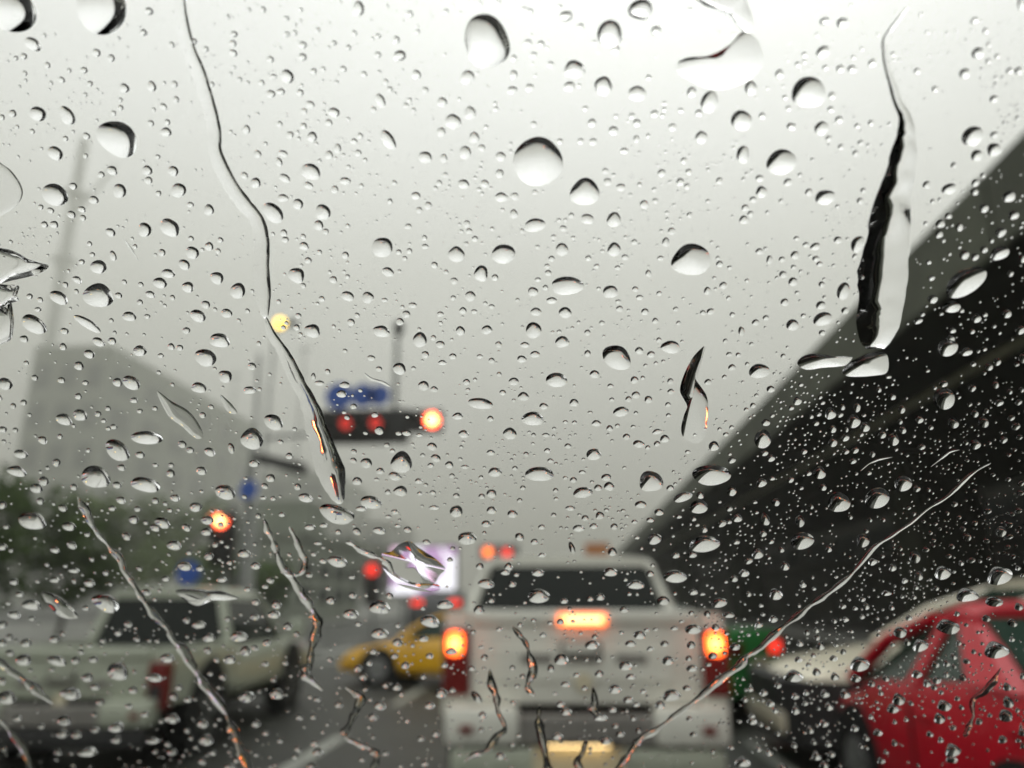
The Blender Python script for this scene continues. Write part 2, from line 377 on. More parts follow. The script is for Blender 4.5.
# left signal with the lit red lamp
Y = 14.0; c_ = at(224, 521, Y)
t = thing('traffic_signal', 'post mounted traffic light with bright red lamp behind the left pickup', 'traffic signal')
signal(t, (c_.x, Y, c_.z-.33), 3, False, .125, lit=(0,))
MB().tube([(c_.x, Y+.35, 0), (c_.x, Y+.35, c_.z+.35)], .07, 10).build('pole', M['steel'], t, True)
c2 = at(190, 573, Y); MB().disc((c2.x, Y-.05, c2.z), (0, 1, 0), .22, .03, 20).build('round_sign', M['blue'], t)
MB().tube([(c2.x, Y, c2.z), (c_.x, Y+.35, c2.z)], .03, 6).build('sign_bracket', M['steel'], t)
# amber lamp on a tall pole
Y = 26.0; c_ = at(281, 324, Y); t = thing('warning_lamp', 'tall thin pole with a lit amber lamp left of the gantry', 'lamp', (c_.x, Y, 0))
MB().tube([(-.25, .1, 0), (-.25, .1, c_.z+.3)], [.08, .05], 8).build('pole', M['pale'], t, True)
MB().tube([(-.25, .1, c_.z), (0, 0, c_.z)], .03, 6).build('bracket', M['steel'], t)
MB().disc((0, -.1, c_.z), (0, 1, 0), .20, .08, 20).build('lamp', M['amber_on'], t)
MB().disc((0, 0, c_.z), (0, 1, 0), .23, .1, 20).build('lamp_housing', M['sig_black'], t)
MB().box(.28, .62, -.05, .05, c_.z-.1, c_.z+.14, .02).build('side_lamp', M['trim'], t)
# unlit lamp on thin post
Y = 24.3; c_ = at(398, 327, Y); d_ = at(398, 425, Y); t = thing('camera_post', 'thin grey post with a small dark camera head standing on the gantry arm', 'camera', (c_.x, Y+.12, d_.z))
MB().tube([(-.03, 0, 0), (-.03, 0, c_.z-d_.z-.2)], [.10, .08], 10).build('post', M['steel'], t, True)
MB().tube([(0, 0, c_.z-d_.z-.28), (0, 0, c_.z-d_.z-.1), (0, 0, c_.z-d_.z+.18), (0, 0, c_.z-d_.z+.28)], [.08, .19, .17, .05], 14).build('camera_head', M['sig_black'], t, True)
# faint extra poles
for px, ty, Yv, lab in ((305, 345, 200, 'faint bare pole in haze right of the amber lamp'), (236, 372, 260, 'faint bare pole in haze left of the gantry pole')):
    c_ = at(px, ty, Yv); t = thing('utility_pole', lab, 'pole', (c_.x, Yv, 0), group='faint poles in the haze')
    MB().tube([(0, 0, 0), (0, 0, c_.z)], [.35, .22], 8).build('pole_shaft', M['steel'], t, True)
    MB().box(-2.2, 2.2, -.12, .12, c_.z-1.6, c_.z-1.3).build('cross_arm', M['steel'], t)
# small red signal left of the bright screen
Y = 30.0; c_ = at(373, 570, Y); t = thing('traffic_signal', 'small far traffic light with red lamp just left of the bright screen', 'traffic signal')
signal(t, (c_.x, Y, c_.z-.5), 3, False, .2, dim=()); MB().disc((c_.x, Y-.2, c_.z+.02), (0, 1, 0), .24, .04).build('red_lamp', M['red_on'], t)
MB().tube([(c_.x, Y+.35, 0), (c_.x, Y+.35, c_.z)], .07, 8).build('pole', M['steel'], t, True)
# far pair of red lamps over the pickup
Y = 40.0; t = thing('traffic_signal', 'far traffic signal with two red lamps on one arm just above the white pickup', 'traffic signal')
c1 = at(488, 552, Y); c2 = at(507, 553, Y)
MB().box(c1.x-.45, c2.x+.4, Y, Y+.25, c1.z-.42, c1.z+.42, .05).build('signal_head', M['steel'], t)
MB().disc((c1.x, Y-.03, c1.z), (0, 1, 0), .30, .04).build('signal_lamp', M['sig_dim'], t)
MB().disc((c1.x, Y-.06, c1.z), (0, 1, 0), .20, .03).build('signal_lamp', mat('far orange red signal', (.6, .2, .05), .3, emit=(1, .25, .06), estr=2.6), t)
MB().disc((c2.x, Y-.03, c2.z), (0, 1, 0), .24, .04).build('signal_lamp', M['red_on'], t)
MB().tube([(c2.x+.5, Y+.3, 0), (c2.x+.5, Y+.3, c1.z+.5)], .09, 8).build('pole', M['steel'], t, True)
# LED screen
Y = 34.0; p = at(390, 594, Y); q = at(456, 547, Y)
t = thing('advertising_screen', 'bright white and rose lit advertising screen above the taxi', 'screen', ((p.x+q.x)/2, Y, 0))
hw = (q.x-p.x)/2
MB().box(-hw, hw, -.05, -.003, p.z, q.z).build('screen_face', M['screen'], t)
MB().box(-hw-.08, hw+.08, 0, .3, p.z-.08, q.z+.08, .03).build('frame', M['trim'], t)
for s in (-.6, .6): MB().tube([(s*hw, .15, 0), (s*hw, .15, p.z)], .09, 8).build('post', M['steel'], t)
# orange sign
Y = 42.0; p = at(585, 558, Y); q = at(609, 543, Y); t = thing('road_sign', 'small blurred orange sign above the roof of the white pickup', 'sign', ((p.x+q.x)/2, Y, 0))
hw = (q.x-p.x)/2; MB().box(-hw, hw, -.03, .03, p.z, q.z, .01).build('sign_panel', M['orange'], t)
MB().tube([(0, .1, 0), (0, .1, q.z)], .06, 8).build('post', M['steel'], t)

# ------------------------------------------------------------------ vehicles
def wheel(t, x, y, r, w, side):
    ty = MB().tube([(x-side*w, y, r), (x-side*w*.9, y, r), (x-side*w*.1, y, r), (x, y, r)], [r*.93, r, r, r*.93], 26).build('wheel', M['black'], t, True)
    MB().tube([(x-side*.02, y, r), (x+side*.006, y, r)], r*.62, 20).build('rim', M['rim'], ty)
    rm = MB()
    for k in range(5):
        a = k*2*math.pi/5; d = Vector((0, math.cos(a), math.sin(a))); n = Vector((0, -d.z, d.y))
        c0 = Vector((x+side*.008, y, r))
        rm.slab([c0+d*r*.12-n*r*.05, c0+d*r*.58-n*r*.09, c0+d*r*.58+n*r*.09, c0+d*r*.12+n*r*.05], .008)
    rm.build('spoke', M['steel'], ty)
def ring(w, y, z0, z1, tuck=.93, rt=.06):
    return [(-w*.86, y, z0), (w*.86, y, z0), (w, y, z0+.12), (w, y, (z0+z1)/2), (w*.985, y, z1-rt*1.6), (w*tuck, y, z1-.01), (w*.7, y, z1), (-w*.7, y, z1), (-w*tuck, y, z1-.01), (-w*.985, y, z1-rt*1.6), (-w, y, (z0+z1)/2), (-w, y, z0+.12)]
def sedan(name, label, cat, loc, rz, paint, L=4.3, W=1.72, H=1.45, belt0=.93, belt1=1.02, glass='tint2', lit=False, hatch=False, group=None, mirrors=True, dark_base=False, rb=None, rf=.95, fr=.15):
    t = thing(name, label, cat, loc, rz, group)
    h = L/2; w = W/2
    # lower body: stations from tail to nose
    st = [(-h, w*.80, .42, belt1-.12), (-h+.08, w*.92, .30, belt1-.02), (-h+.4, w*.985, .22, belt1), (-h+1.1, w, .20, belt1), (0, w, .20, (belt0+belt1)/2), (.75, w, .20, belt0), (h-.95, w*.99, .21, belt0-.06), (h-.4, w*.95, .22, belt0-.16), (h-.1, w*.84, .27, belt0-.28), (h, w*.68, .34, belt0-.42)]
    body = MB().loft([ring(ww, y, a, b_) for y, ww, a, b_ in st]).build('body', M[paint], t, True)
    # greenhouse
    rb = rb if rb is not None else -h+.85                 # rear and front base of the glass on the belt
    rr = -h+(.75 if hatch else 1.45)                 # rear and front of the roof
    wb, wr = w*.95, w*.70
    top = H
    rfm = MB()
    N = 7; rings = []
    for i in range(N):
        u = i/(N-1); y = rr+(fr-rr)*u; cr_ = math.sin(u*math.pi)*.035
        rings.append([(-wr, y, top-.10), (wr, y, top-.10), (wr*.99, y, top-.05+cr_*.5), (wr*.8, y, top-.012+cr_), (0, y, top+cr_), (-wr*.8, y, top-.012+cr_), (-wr*.99, y, top-.05+cr_*.5)])
    rfm.loft(rings).build('roof', M[paint], t, True)
    bz = lambda y: belt1+(belt0-belt1)*min(1, max(0, (y+h-1.1)/(.75+h-1.1)))-.02
    for s in (-1, 1):
        MB().tube([(s*wb, rf+.02, bz(rf)), (s*(wb+wr)/2, (rf+fr)/2+.02, (bz(rf)+top)/2+.03), (s*wr, fr, top-.07)], [.05, .045, .04], 8).build('front_pillar', M[paint], t, True)
        c0 = .55 if hatch else .38
        MB().loft([[(s*(wb-.05), rb-.05, bz(rb)), (s*(wb+.02), rb-.02, bz(rb)), (s*(wb+.02), rb+c0, bz(rb)), (s*(wb-.05), rb+c0, bz(rb))],
                   [(s*(wr-.05), rr-.02, top-.08), (s*(wr+.01), rr, top-.08), (s*(wr+.01), rr+.16, top-.08), (s*(wr-.05), rr+.16, top-.08)]]).build('rear_pillar', M[paint], t)
        ym = (rb+c0+rf)/2-.12; yt = ym-.08
        MB().loft([[(s*(wb-.02), ym-.06, bz(ym)), (s*(wb+.012), ym-.06, bz(ym)), (s*(wb+.012), ym+.06, bz(ym)), (s*(wb-.02), ym+.06, bz(ym))],
                   [(s*(wr-.02), yt-.05, top-.07), (s*(wr+.012), yt-.05, top-.07), (s*(wr+.012), yt+.05, top-.07), (s*(wr-.02), yt+.05, top-.07)]]).build('middle_pillar', M[paint], t)
        wi = .012
        MB().slab([(s*(wb-wi), rb+c0*.6, bz(rb)-.02), (s*(wb-wi), ym, bz(ym)-.02), (s*(wr-wi), yt, top-.09), (s*(wr-wi), rr+.08, top-.09)], .012).build('side_window', M[glass], t)
        MB().slab([(s*(wb-wi), ym, bz(ym)-.02), (s*(wb-wi), rf-.02, bz(rf)-.02), (s*(wr-wi), fr-.01, top-.09), (s*(wr-wi), yt, top-.09)], .012).build('side_window', M[glass], t)
        for yy in (ym-.05, ym-.95):
            d = MB().box(s*w*.985-.02, s*w*.985+.025, yy-.22, yy-.04, bz(yy)-.17, bz(yy)-.13, .01).build('door_handle', M[paint], t)
        if mirrors: MB().box(s*(w+.02)-.0 if s > 0 else s*(w+.02)-.17, s*(w+.02)+.17 if s > 0 else s*(w+.02), rf-.28, rf-.18, bz(rf)+.0, bz(rf)+.14, .03).build('mirror', M[paint], t)
        tl = MB().box(s*w*.60-.17, s*w*.60+.17, -h-.01, -h+.10, belt1-.30, belt1-.14, .03).build('tail_light', M['red_on' if lit and (cat != 'taxi' or s > 0) else 'lens_off'], t)
        MB().box(s*w*.55-.15, s*w*.55+.15, h-.20, h-.07, belt0-.40, belt0-.28, .04).build('headlight', M['clear'], t)
        for yy in (-h+.78, h-.82):
            MB().disc((s*(w-.055), yy, .32), (1, 0, 0), .38, .13, 28).build('wheel_arch', M['black'], t)
            wheel(t, s*(w+.012), yy, .31, .2, s)
        MB().slab([(s*(w+.003), ym-.02, .30), (s*(w+.003), ym+.0, .30), (s*(w+.003), ym, belt0-.04), (s*(w+.003), ym-.02, belt0-.04)], .004).build('door_seam', M['black'], t)
    MB().slab([(-wb*.9, rf+.02, bz(rf)), (wb*.9, rf+.02, bz(rf)), (wr*.95, fr+.02, top-.06), (-wr*.95, fr+.02, top-.06)], .012).build('windscreen', M[glass], t)
    MB().slab([(-wb*.9, rb-.04, bz(rb)), (wb*.9, rb-.04, bz(rb)), (wr*.95, rr-.02, top-.06), (-wr*.95, rr-.02, top-.06)], .012).build('rear_window', M[glass], t)
    MB().box(-w*.88, w*.88, -h-.05, -h+.12, .30, .55, .05).build('rear_bumper', M[paint], t, True)
    if dark_base: MB().loft([[(x, y, z) for x, z in ((-w*k-.012, .19), (w*k+.012, .19), (w*k+.012, belt0-.25), (-w*k-.012, belt0-.25))] for y, k in ((-h+.3, .96), (-h+1.0, 1), (.9, 1), (h-.45, .96), (h-.1, .86), (h+.02, .70))]).build('dark_lower_shell', M['trim'], t)  # dark shell added round the lower body to darken it
    MB().box(-w*.75, w*.75, h-.12, h+.04, .26, .46, .05).build('front_bumper', M[paint], t, True)
    MB().box(-.22, .22, -h-.062, -h-.045, .58, .70).build('number_plate', M['plate'], t)
    return t

def pickup(name, label, loc, rz, paint, tail_z=1.27, roof_z=1.72, W=1.80, lit=True, tl_h=.40, cab_y=2.0, cab_w=1.42, glass='tint', base=.62):
    """origin under the tailgate; +Y forward"""
    t = thing(name, label, 'pickup truck', loc, rz); w = W/2; bb = base
    # tailgate, with pressed panel and top lip
    tg = MB().box(-w+.165, w-.165, -.005, .06, bb, tail_z, .015)
    tgo = tg.build('tailgate', M[paint], t, True)
    MB().box(-w+.32, w-.32, -.017, -.003, bb+.12, tail_z-.20, .006).build('pressed_panel', M[paint], tgo)
    MB().box(-w+.165, w-.165, -.03, .075, tail_z-.07, tail_z+.012, .02).build('tailgate_lip', M[paint], tgo, True)
    hx = -.02
    MB().box(hx-.12, hx+.12, -.03, -.018, tail_z-.27, tail_z-.16, .02).build('handle_recess', M['handle'], tgo)
    MB().box(hx-.10, hx+.10, -.05, -.032, tail_z-.225, tail_z-.175, .01).build('handle', M[paint], tgo)
    MB().disc((hx+.015, -.022, tail_z-.385), (0, 1, 0), .05, .012).build('emblem', M['plate'], tgo)
    for s in (-1, 1): MB().box(s*(w-.55)-.09, s*(w-.55)+.09, -.022, -.0165, tail_z-.285, tail_z-.235).build('lettering_strip', M['handle'], tgo)
    if lit:
        br = MB().box(-.145, .135, -.052, -.032, tail_z-.075, tail_z-.008, .008).build('high_brake_light', M['bar_on'], t)
        MB().box(-.11, .11, -.058, -.0525, tail_z-.058, tail_z-.026).build('bulb_row', M['bar_core'], br)
    # bed sides, floor
    for s in (-1, 1):
        pr = [(s*(w-.16), bb-.08), (s*w*.99, bb-.06), (s*w, bb+.2), (s*w, tail_z-.1), (s*(w-.02), tail_z-.005), (s*(w-.14), tail_z)]
        MB().loft([[(x, y, z) for x, z in pr] for y in (0, .05, 1.0, cab_y-.12)]).build('bed_side', M[paint], t, True)
        z1 = tail_z-.09; z0 = z1-tl_h; zm = z1-(z1-z0)*.40
        la = MB().box(s*(w-.075)-.07, s*(w-.075)+.085, -.035, .10, z0, z1, .02).build('tail_light', M['lens_off'], t)
        if lit:
            MB().box(s*(w-.075)-.042, s*(w-.075)+.048, -.06, -.034, zm, z1-.02, .035).build('brake_lamp', M['lens_on'], la)
            MB().box(s*(w-.075)-.022, s*(w-.075)+.028, -.07, -.061, zm+.04, z1-.06).build('bulb', M['lens_core'], la)
        else:
            MB().box(s*(w-.075)-.05, s*(w-.075)+.05, -.045, -.036, z0+.04, zm-.03).build('reverse_lens', M['trim'], la)
        # bumper corner
        MB().box(s*(w-.245)-.21, s*(w-.245)+.21, -.17, .02, bb-.20, bb+.0, .05).build('bumper_corner', M[paint], t, True)
        MB().box(s*(w-.16)-.035, s*(w-.16)+.035, -.185, -.172, bb-.13, bb-.09).build('reflector', M['lens_off'], t)
        for yy in (.95, cab_y+2.0):
            MB().disc((s*(w-.06), yy, .38), (1, 0, 0), .46, .13, 28).build('wheel_arch', M['black'], t)
            wheel(t, s*(w-.005), yy, .37, .25, s)
    MB().box(-w+.17, w-.17, .07, cab_y-.13, bb-.02, bb+.04).build('bed_floor', M['black'], t)
    # step bumper with recessed plate
    MB().box(-w+.36, w-.36, -.14, .0, bb-.20, bb-.045, .02).build('bumper_step', M['handle'], t)
    MB().box(-w+.07, w-.07, -.15, .0, bb-.36, bb-.21, .04).build('bumper_bar', M['silver' if lit else 'trim'], t, True)
    if lit: pl = MB().box(-.30, .20, -.17, -.152, bb-.36, bb-.20, .004).build('number_plate', M['plate'], t)
    if lit:
        MB().box(-.22, .12, -.215, -.19, bb-.188, bb-.180).build('plate_lamp', M['plate_lamp'], pl); MB().box(-.28, .18, -.235, -.15, bb-.179, bb-.165).build('lamp_cover', M['trim'], pl)
    MB().box(-w+.15, w-.15, .06, cab_y+2.4, .30, bb-.05).build('chassis', M['black'], t)
    # cab
    cw, cr_ = cab_w/2, cab_w/2*.83; y0 = cab_y-.1; y1 = cab_y+1.75
    lw = MB().loft([ring(w*.985, y, .36, tail_z-.06) for y in (y0, y0+.05, y1, y1+.25)]+[ring(w*.97, y1+1.15, .38, tail_z-.16), ring(w*.9, y1+1.5, .42, tail_z-.27)])
    lw.build('body', M[paint], t, True)
    rings = []
    for i in range(6):
        u = i/5; y = y0+.10+(y1-.75-y0)*u; b_ = math.sin(u*math.pi)*.03
        rings.append([(-cr_, y, roof_z-.11), (cr_, y, roof_z-.11), (cr_*.99, y, roof_z-.06+b_*.5), (cr_*.9, y, roof_z-.015+b_), (cr_*.5, y, roof_z+b_), (-cr_*.5, y, roof_z+b_), (-cr_*.9, y, roof_z-.015+b_), (-cr_*.99, y, roof_z-.06+b_*.5)])
    MB().loft(rings).build('roof', M[paint], t, True)
    zb = tail_z-.08
    for s in (-1, 1):
        MB().tube([(s*cw, y0+.03, zb-.1), (s*(cw*.985), y0+.05, zb+.08), (s*cr_*.97, y0+.12, roof_z-.09), (s*cr_*.90, y0+.12, roof_z-.045)], [.055, .05, .048, .04], 8).build('rear_pillar', M[paint], t, True)
        MB().tube([(s*cw, y1+.1, zb), (s*cr_*.97, y1-.62, roof_z-.08)], [.05, .045], 8).build('front_pillar', M[paint], t, True)
        MB().slab([(s*(cw+.01), y0+.06, zb-.02), (s*(cw+.01), y1+.05, zb-.02), (s*(cr_-.005), y1-.62, roof_z-.1), (s*(cr_-.005), y0+.14, roof_z-.1)], .015).build('side_window', M[glass], t)
        MB().box(s*w-(.0 if s > 0 else .2), s*w+(.2 if s > 0 else .0), y1-.15, y1-.05, zb+.02, zb+.24, .03).build('mirror', M[paint], t)
    MB().slab([(-cw+.03, y0+.02, zb-.03), (cw-.03, y0+.02, zb-.03), (cr_-.04, y0+.10, roof_z-.085), (-cr_+.04, y0+.10, roof_z-.085)], .016).build('rear_window', M[glass], t)
    MB().slab([(-cw+.03, y1+.12, zb-.03), (cw-.03, y1+.12, zb-.03), (cr_-.04, y1-.6, roof_z-.085), (-cr_+.04, y1-.6, roof_z-.085)], .016).build('windscreen', M[glass], t)
    return t

# the white pickup ahead
Yp = 4.75
c_ = at(586, 612, Yp); wl = at(441, 650, Yp); wr_ = at(732, 650, Yp)
pickup('pickup_truck', 'white pickup truck with lit brake lights stopped straight ahead', (c_.x-.02, Yp, 0), R(2.2), 'white', tail_z=c_.z, roof_z=at(575, 558, Yp+2.3).z, W=(wr_.x-wl.x)-.04, cab_w=1.80*(wr_.x-wl.x)/1.80, tl_h=.37, cab_y=2.0, base=at(586, 704, Yp).z)
# pickup in the left lane
Yl = 6.4
e_ = at(164, 680, Yl); c_ = at(100, 650, Yl)
pickup('pickup_truck', 'pale silver pickup truck with unlit tail light at the lower left', (e_.x-.84, Yl, 0), R(4.0), 'silver', tail_z=c_.z, roof_z=at(160, 590, Yl+2.0).z, W=1.68, lit=False, tl_h=.37, cab_w=1.42, cab_y=1.75, glass='tint', base=.585)
# yellow taxi turning left across
Yt = 13.6; f_ = at(342, 650, Yt)
tx = sedan('taxi', 'yellow taxi crossing left of the white pickup', 'taxi', (f_.x+2.25, Yt+.3, 0), R(82), 'yellow', H=1.32, belt0=.84, belt1=.92); tx.scale = (.88, .88, .88); tx.location.x -= .22; tx.location.y -= .3
# green taxi beyond the pickup's right side
r_ = at(790, 650, 9.6)
a = R(52); sedan('taxi', 'green taxi mostly hidden by the right side of the white pickup', 'taxi', (r_.x-2.0*math.sin(a)-.45, 9.6+2.0*math.cos(a)+.3, 0), a, 'green', lit=True, H=1.36)
# white car crossing in front of the red one
f_ = at(768, 655, 8.6)
sedan('parked_car', 'cream white car with dark lower body, its bonnet and roof beyond the red car', 'car', (1.78+2.15, 7.75, 0), R(90), 'cream', H=1.52, belt0=.95, belt1=.99, mirrors=False, dark_base=True, rf=.80, fr=-.30)
# red hatchback on the right
sedan('red_car', 'red car close on the right with greenish side windows', 'car', (1.86+.83, 4.68, 0), R(1), 'red', L=3.5, W=1.66, H=1.32, belt0=.87, belt1=.98, mirrors=False, rb=-.95)
# far car with red tail lamps under the screen
c_ = at(436, 600, 22.5)
sedan('far_car', 'dark car with two red tail lights below the bright screen', 'car', (c_.x, 24.7, 0), 0, 'darkpaint', lit=True, L=4.4, W=1.8, H=1.62, belt1=1.5, belt0=1.4)
D1 = """45,35,210,165,30 395,25,190,210 130,168,70,45,35 430,222,30,28 326,268,30,25,10 575,42,36,28,20 553,124,30,26 480,337,40,36,20 585,330,34,42,-20
672,322,26,28,10 678,381,26,26 150,435,66,54,25 262,442,48,84,-30 52,434,32,30,20 455,530,165,128,38 216,586,64,50,35 335,520,32,25,30 640,505,44,34,15 568,652,42,36,20
434,653,44,34,35 392,668,28,24,10 668,655,38,42,-20 462,730,50,56,-20 688,728,58,56,10 215,745,104,82,28 285,712,32,26,20 363,765,40,30,10 95,215,28,25 240,305,30,22,30 348,320,26,22
948,495,30,34 900,130,30,24 898,202,34,24,30 746,158,26,26 608,600,22,18 983,700,40,40 940,672,30,26,30 990,590,30,30 65,222,22,18 255,530,24,20,20 330,362,20,18 465,382,20,18 466,412,24,20 630,408,34,24,30"""
D2 = """395,32,42,60 885,155,175,205,-15 553,212,48,40,-10 540,152,26,30 468,210,28,26 301,164,24,18 56,227,30,26 122,292,46,58,-30 223,272,26,24 415,284,28,22,20 617,285,34,38,-20
813,295,54,52,-15 650,346,28,28,-20 478,385,36,58,-25 715,391,38,38 209,400,38,28,15 58,360,36,32 97,350,34,24 171,354,28,26,20 301,430,46,36,15 757,465,64,56,15 821,432,46,52 575,404,26,22 711,506,36,36
838,527,40,44 508,535,46,86,-32 217,524,38,40 131,517,30,30 314,568,28,38 281,594,34,34 378,541,28,22,20 650,602,54,44,5 721,606,28,34 803,584,46,52 939,600,42,36 936,665,32,34 30,605,75,64,15
212,657,76,62,25 105,588,40,26,15 112,682,46,30,30 203,710,40,26,20 343,693,46,28 405,712,20,20 532,700,20,20 797,705,44,36 614,750,38,30 942,755,50,36 105,758,44,30 68,293,32,20
985,345,40,30 990,285,30,34 470,138,26,18 90,620,26,36,-20 118,70,24,20 120,130,26,20 150,125,20,22 452,420,26,24,20 590,382,20,18"""
D3 = """494,35,92,80 376,128,96,104 209,60,50,38 264,102,28,26 554,118,40,36 398,190,36,32 241,265,82,68,10 221,330,44,36 351,328,68,72 481,357,70,56 112,168,28,26 84,210,30,22 690,352,36,40
758,388,64,86,14 916,336,46,54 880,460,82,76,-8 717,432,28,26 547,435,32,26 308,470,34,30 480,470,30,28 390,500,38,34,15 617,486,32,28 727,525,48,46 282,415,24,20 478,532,24,30 312,542,32,26 264,540,26,22
431,577,34,22 886,592,50,68 100,617,190,188,10 280,735,112,105 957,735,42,46 660,615,26,24 367,697,30,32 418,718,36,30 672,714,26,24 490,708,22,20 950,683,34,26 15,355,42,48 68,335,34,30 8,222,24,24 12,280,26,28 960,443,26,24 358,655,26,22 546,726,20,18 648,422,24,18 400,445,20,16"""
D4 = """170,352,135,115,-15 66,620,118,95,-15 232,80,42,28,-15 300,86,48,36,-20 225,197,58,40,-30 59,282,34,34 104,484,38,28 220,490,58,50,-20 336,263,36,28 414,240,36,26,-30 287,457,32,26 235,258,24,20
818,202,50,40,-25 768,280,44,36,-20 880,378,36,28,-20 798,520,92,68,-25 815,595,48,44,-20 880,572,56,50,-15 881,516,32,26,-20 708,723,60,40,-20 234,755,80,55,-10 91,698,36,28,-15 380,730,24,22
984,10,28,60 248,530,26,22 155,208,22,20 130,246,24,22 94,414,24,20 256,418,28,22 357,482,24,20 975,270,34,28,-20 806,735,30,26 937,752,50,44,-30 940,270,30,22,-20 805,78,34,22,-25 893,215,24,18,-20 80,372,20,18 138,670,22,18"""
D5 = """370,52,48,60,-20 465,10,45,36 278,92,36,28,25 318,72,32,24,20 175,130,30,24,15 212,130,34,28,15 198,76,30,22,20 428,160,42,30,30 558,150,52,56,-20 655,142,80,64,38 804,74,40,42 741,238,54,46,20 805,214,36,32,15
710,284,48,38,30 648,318,54,34,8 617,354,56,40,18 724,370,48,40,15 625,238,28,28 437,250,26,42,-20 382,292,64,52,15 381,402,115,92,10 230,410,78,46,28 135,512,105,62,32 340,510,118,34,32 383,580,52,32,25 500,482,56,36,12
835,335,54,46,25 915,384,60,60,25 580,398,40,26,20 792,437,36,30,15 763,480,62,46,25 872,470,46,34,12 846,574,78,56,5 792,640,84,66,18 867,712,54,48,20 540,614,52,42,10 347,626,44,32,15 307,671,38,34,15 246,598,28,28
97,568,34,28,15 25,740,60,46,20 508,736,72,50,28 455,734,40,32,15 766,755,60,40,10 718,536,30,26 252,538,34,24,15 300,342,40,26,30 317,273,26,20 347,204,22,20 693,602,28,22 660,598,28,26,20 620,632,26,18 458,402,30,24,15
733,54,30,20,10 735,184,24,20 118,405,26,22 332,736,26,20 240,726,30,24,10 138,716,26,22,10 960,765,50,30 568,482,26,18 150,455,28,18 105,660,22,18 540,428,24,22 358,245,22,18 848,190,24,22"""
D6 = """68,85,94,62,45 108,40,46,36,15 163,52,42,40,20 258,83,56,64,-25 242,133,38,38,15 615,28,40,42 661,58,30,30 942,28,50,34 486,218,80,78 770,245,64,60,20 950,243,90,74,-12 158,325,64,58,40 865,318,54,62,10 918,334,26,26
508,312,48,34,25 353,405,50,38,22 430,410,46,44 823,405,40,40 186,213,40,30,15 201,268,30,24 344,248,28,28 602,440,34,22 218,538,62,52,15 482,540,64,46,10 630,572,54,58 785,538,36,36 887,534,42,34 708,590,36,28 552,683,50,46,25
644,748,40,38 342,745,40,26 245,738,40,20 716,660,34,20 756,636,28,24 686,286,26,26 795,460,28,26 708,474,28,20 443,642,32,22 473,684,26,20 647,182,22,22 585,138,28,22 108,162,28,26 114,188,28,22 990,90,30,36 990,732,40,30
590,232,22,22 572,260,20,18 352,330,20,18 495,420,26,16 905,445,24,18 860,636,26,16 905,652,24,22 222,712,18,26 650,215,28,20 838,464,24,18 758,412,22,20 515,42,22,22"""
D7 = """88,133,82,52,-10 391,112,54,58,5 290,110,52,40,12 192,226,48,50 392,226,50,54 688,265,148,122 212,365,124,72,-3 378,388,58,48 81,388,40,36 204,468,50,42 83,535,60,62 92,465,42,32 153,422,42,26 193,580,54,44
608,600,74,48,5 403,640,116,88,32 171,726,82,56,-2 948,692,80,56,-8 50,592,36,22 89,628,38,26 38,646,36,28 14,732,36,34 317,704,38,30 488,614,32,28 290,625,26,26 470,726,30,28 507,54,34,34 14,88,34,34 590,198,28,36,10
523,318,22,28 749,385,26,32,10 796,282,26,26 197,146,28,24 152,262,24,24 434,256,28,22 293,260,26,22 469,198,26,22 490,410,28,20 570,260,26,20 880,540,24,38,-15 949,234,30,26 988,266,26,34 915,90,26,24 845,476,22,20
934,506,30,24 974,488,26,20 844,678,30,24 290,545,24,24 345,508,22,20 160,178,22,18 955,10,36,30 235,182,20,16 325,290,22,18 405,296,22,18 135,290,22,18 100,342,24,18 833,628,24,18 815,715,20,18 228,96,22,22 407,426,22,16 835,296,22,16"""
D8 = """230,50,76,98,25 358,205,48,66,25 196,215,42,28,-15 118,248,34,32 24,265,32,32 68,264,26,22 283,190,34,28 224,492,76,50,-20 110,350,36,34 72,322,30,28 78,428,32,28 108,515,48,44 309,460,28,26 217,440,40,32,-15
303,385,46,72,15 222,545,26,22 772,350,168,95,-30 902,240,74,50,-20 675,128,36,30 747,140,30,32 932,26,52,62,-30 955,94,40,36,-20 841,68,36,34,-20 706,98,26,22 766,246,38,36,-10 905,160,44,36,-35 718,446,70,44,-8
812,490,38,34,-10 928,472,38,34,-10 702,602,80,64,-15 773,618,48,32,-8 713,568,34,30 645,416,40,32 590,500,34,22,-20 980,534,42,34,-25 640,336,28,20,-15 860,675,32,30 686,740,34,26 990,260,30,34 990,642,34,38 943,318,24,24
160,208,26,20 124,184,24,18 198,262,28,22 212,282,26,20 112,294,22,18 150,480,22,18 220,360,24,24 370,332,26,20 126,392,20,16 560,300,20,16 630,275,20,18 720,536,30,22 756,460,20,18 845,475,22,20 795,540,24,20 545,640,14,12 625,690,20,14 475,714,24,14 900,545,18,16 880,520,18,16 490,742,16,12 140,744,20,16"""
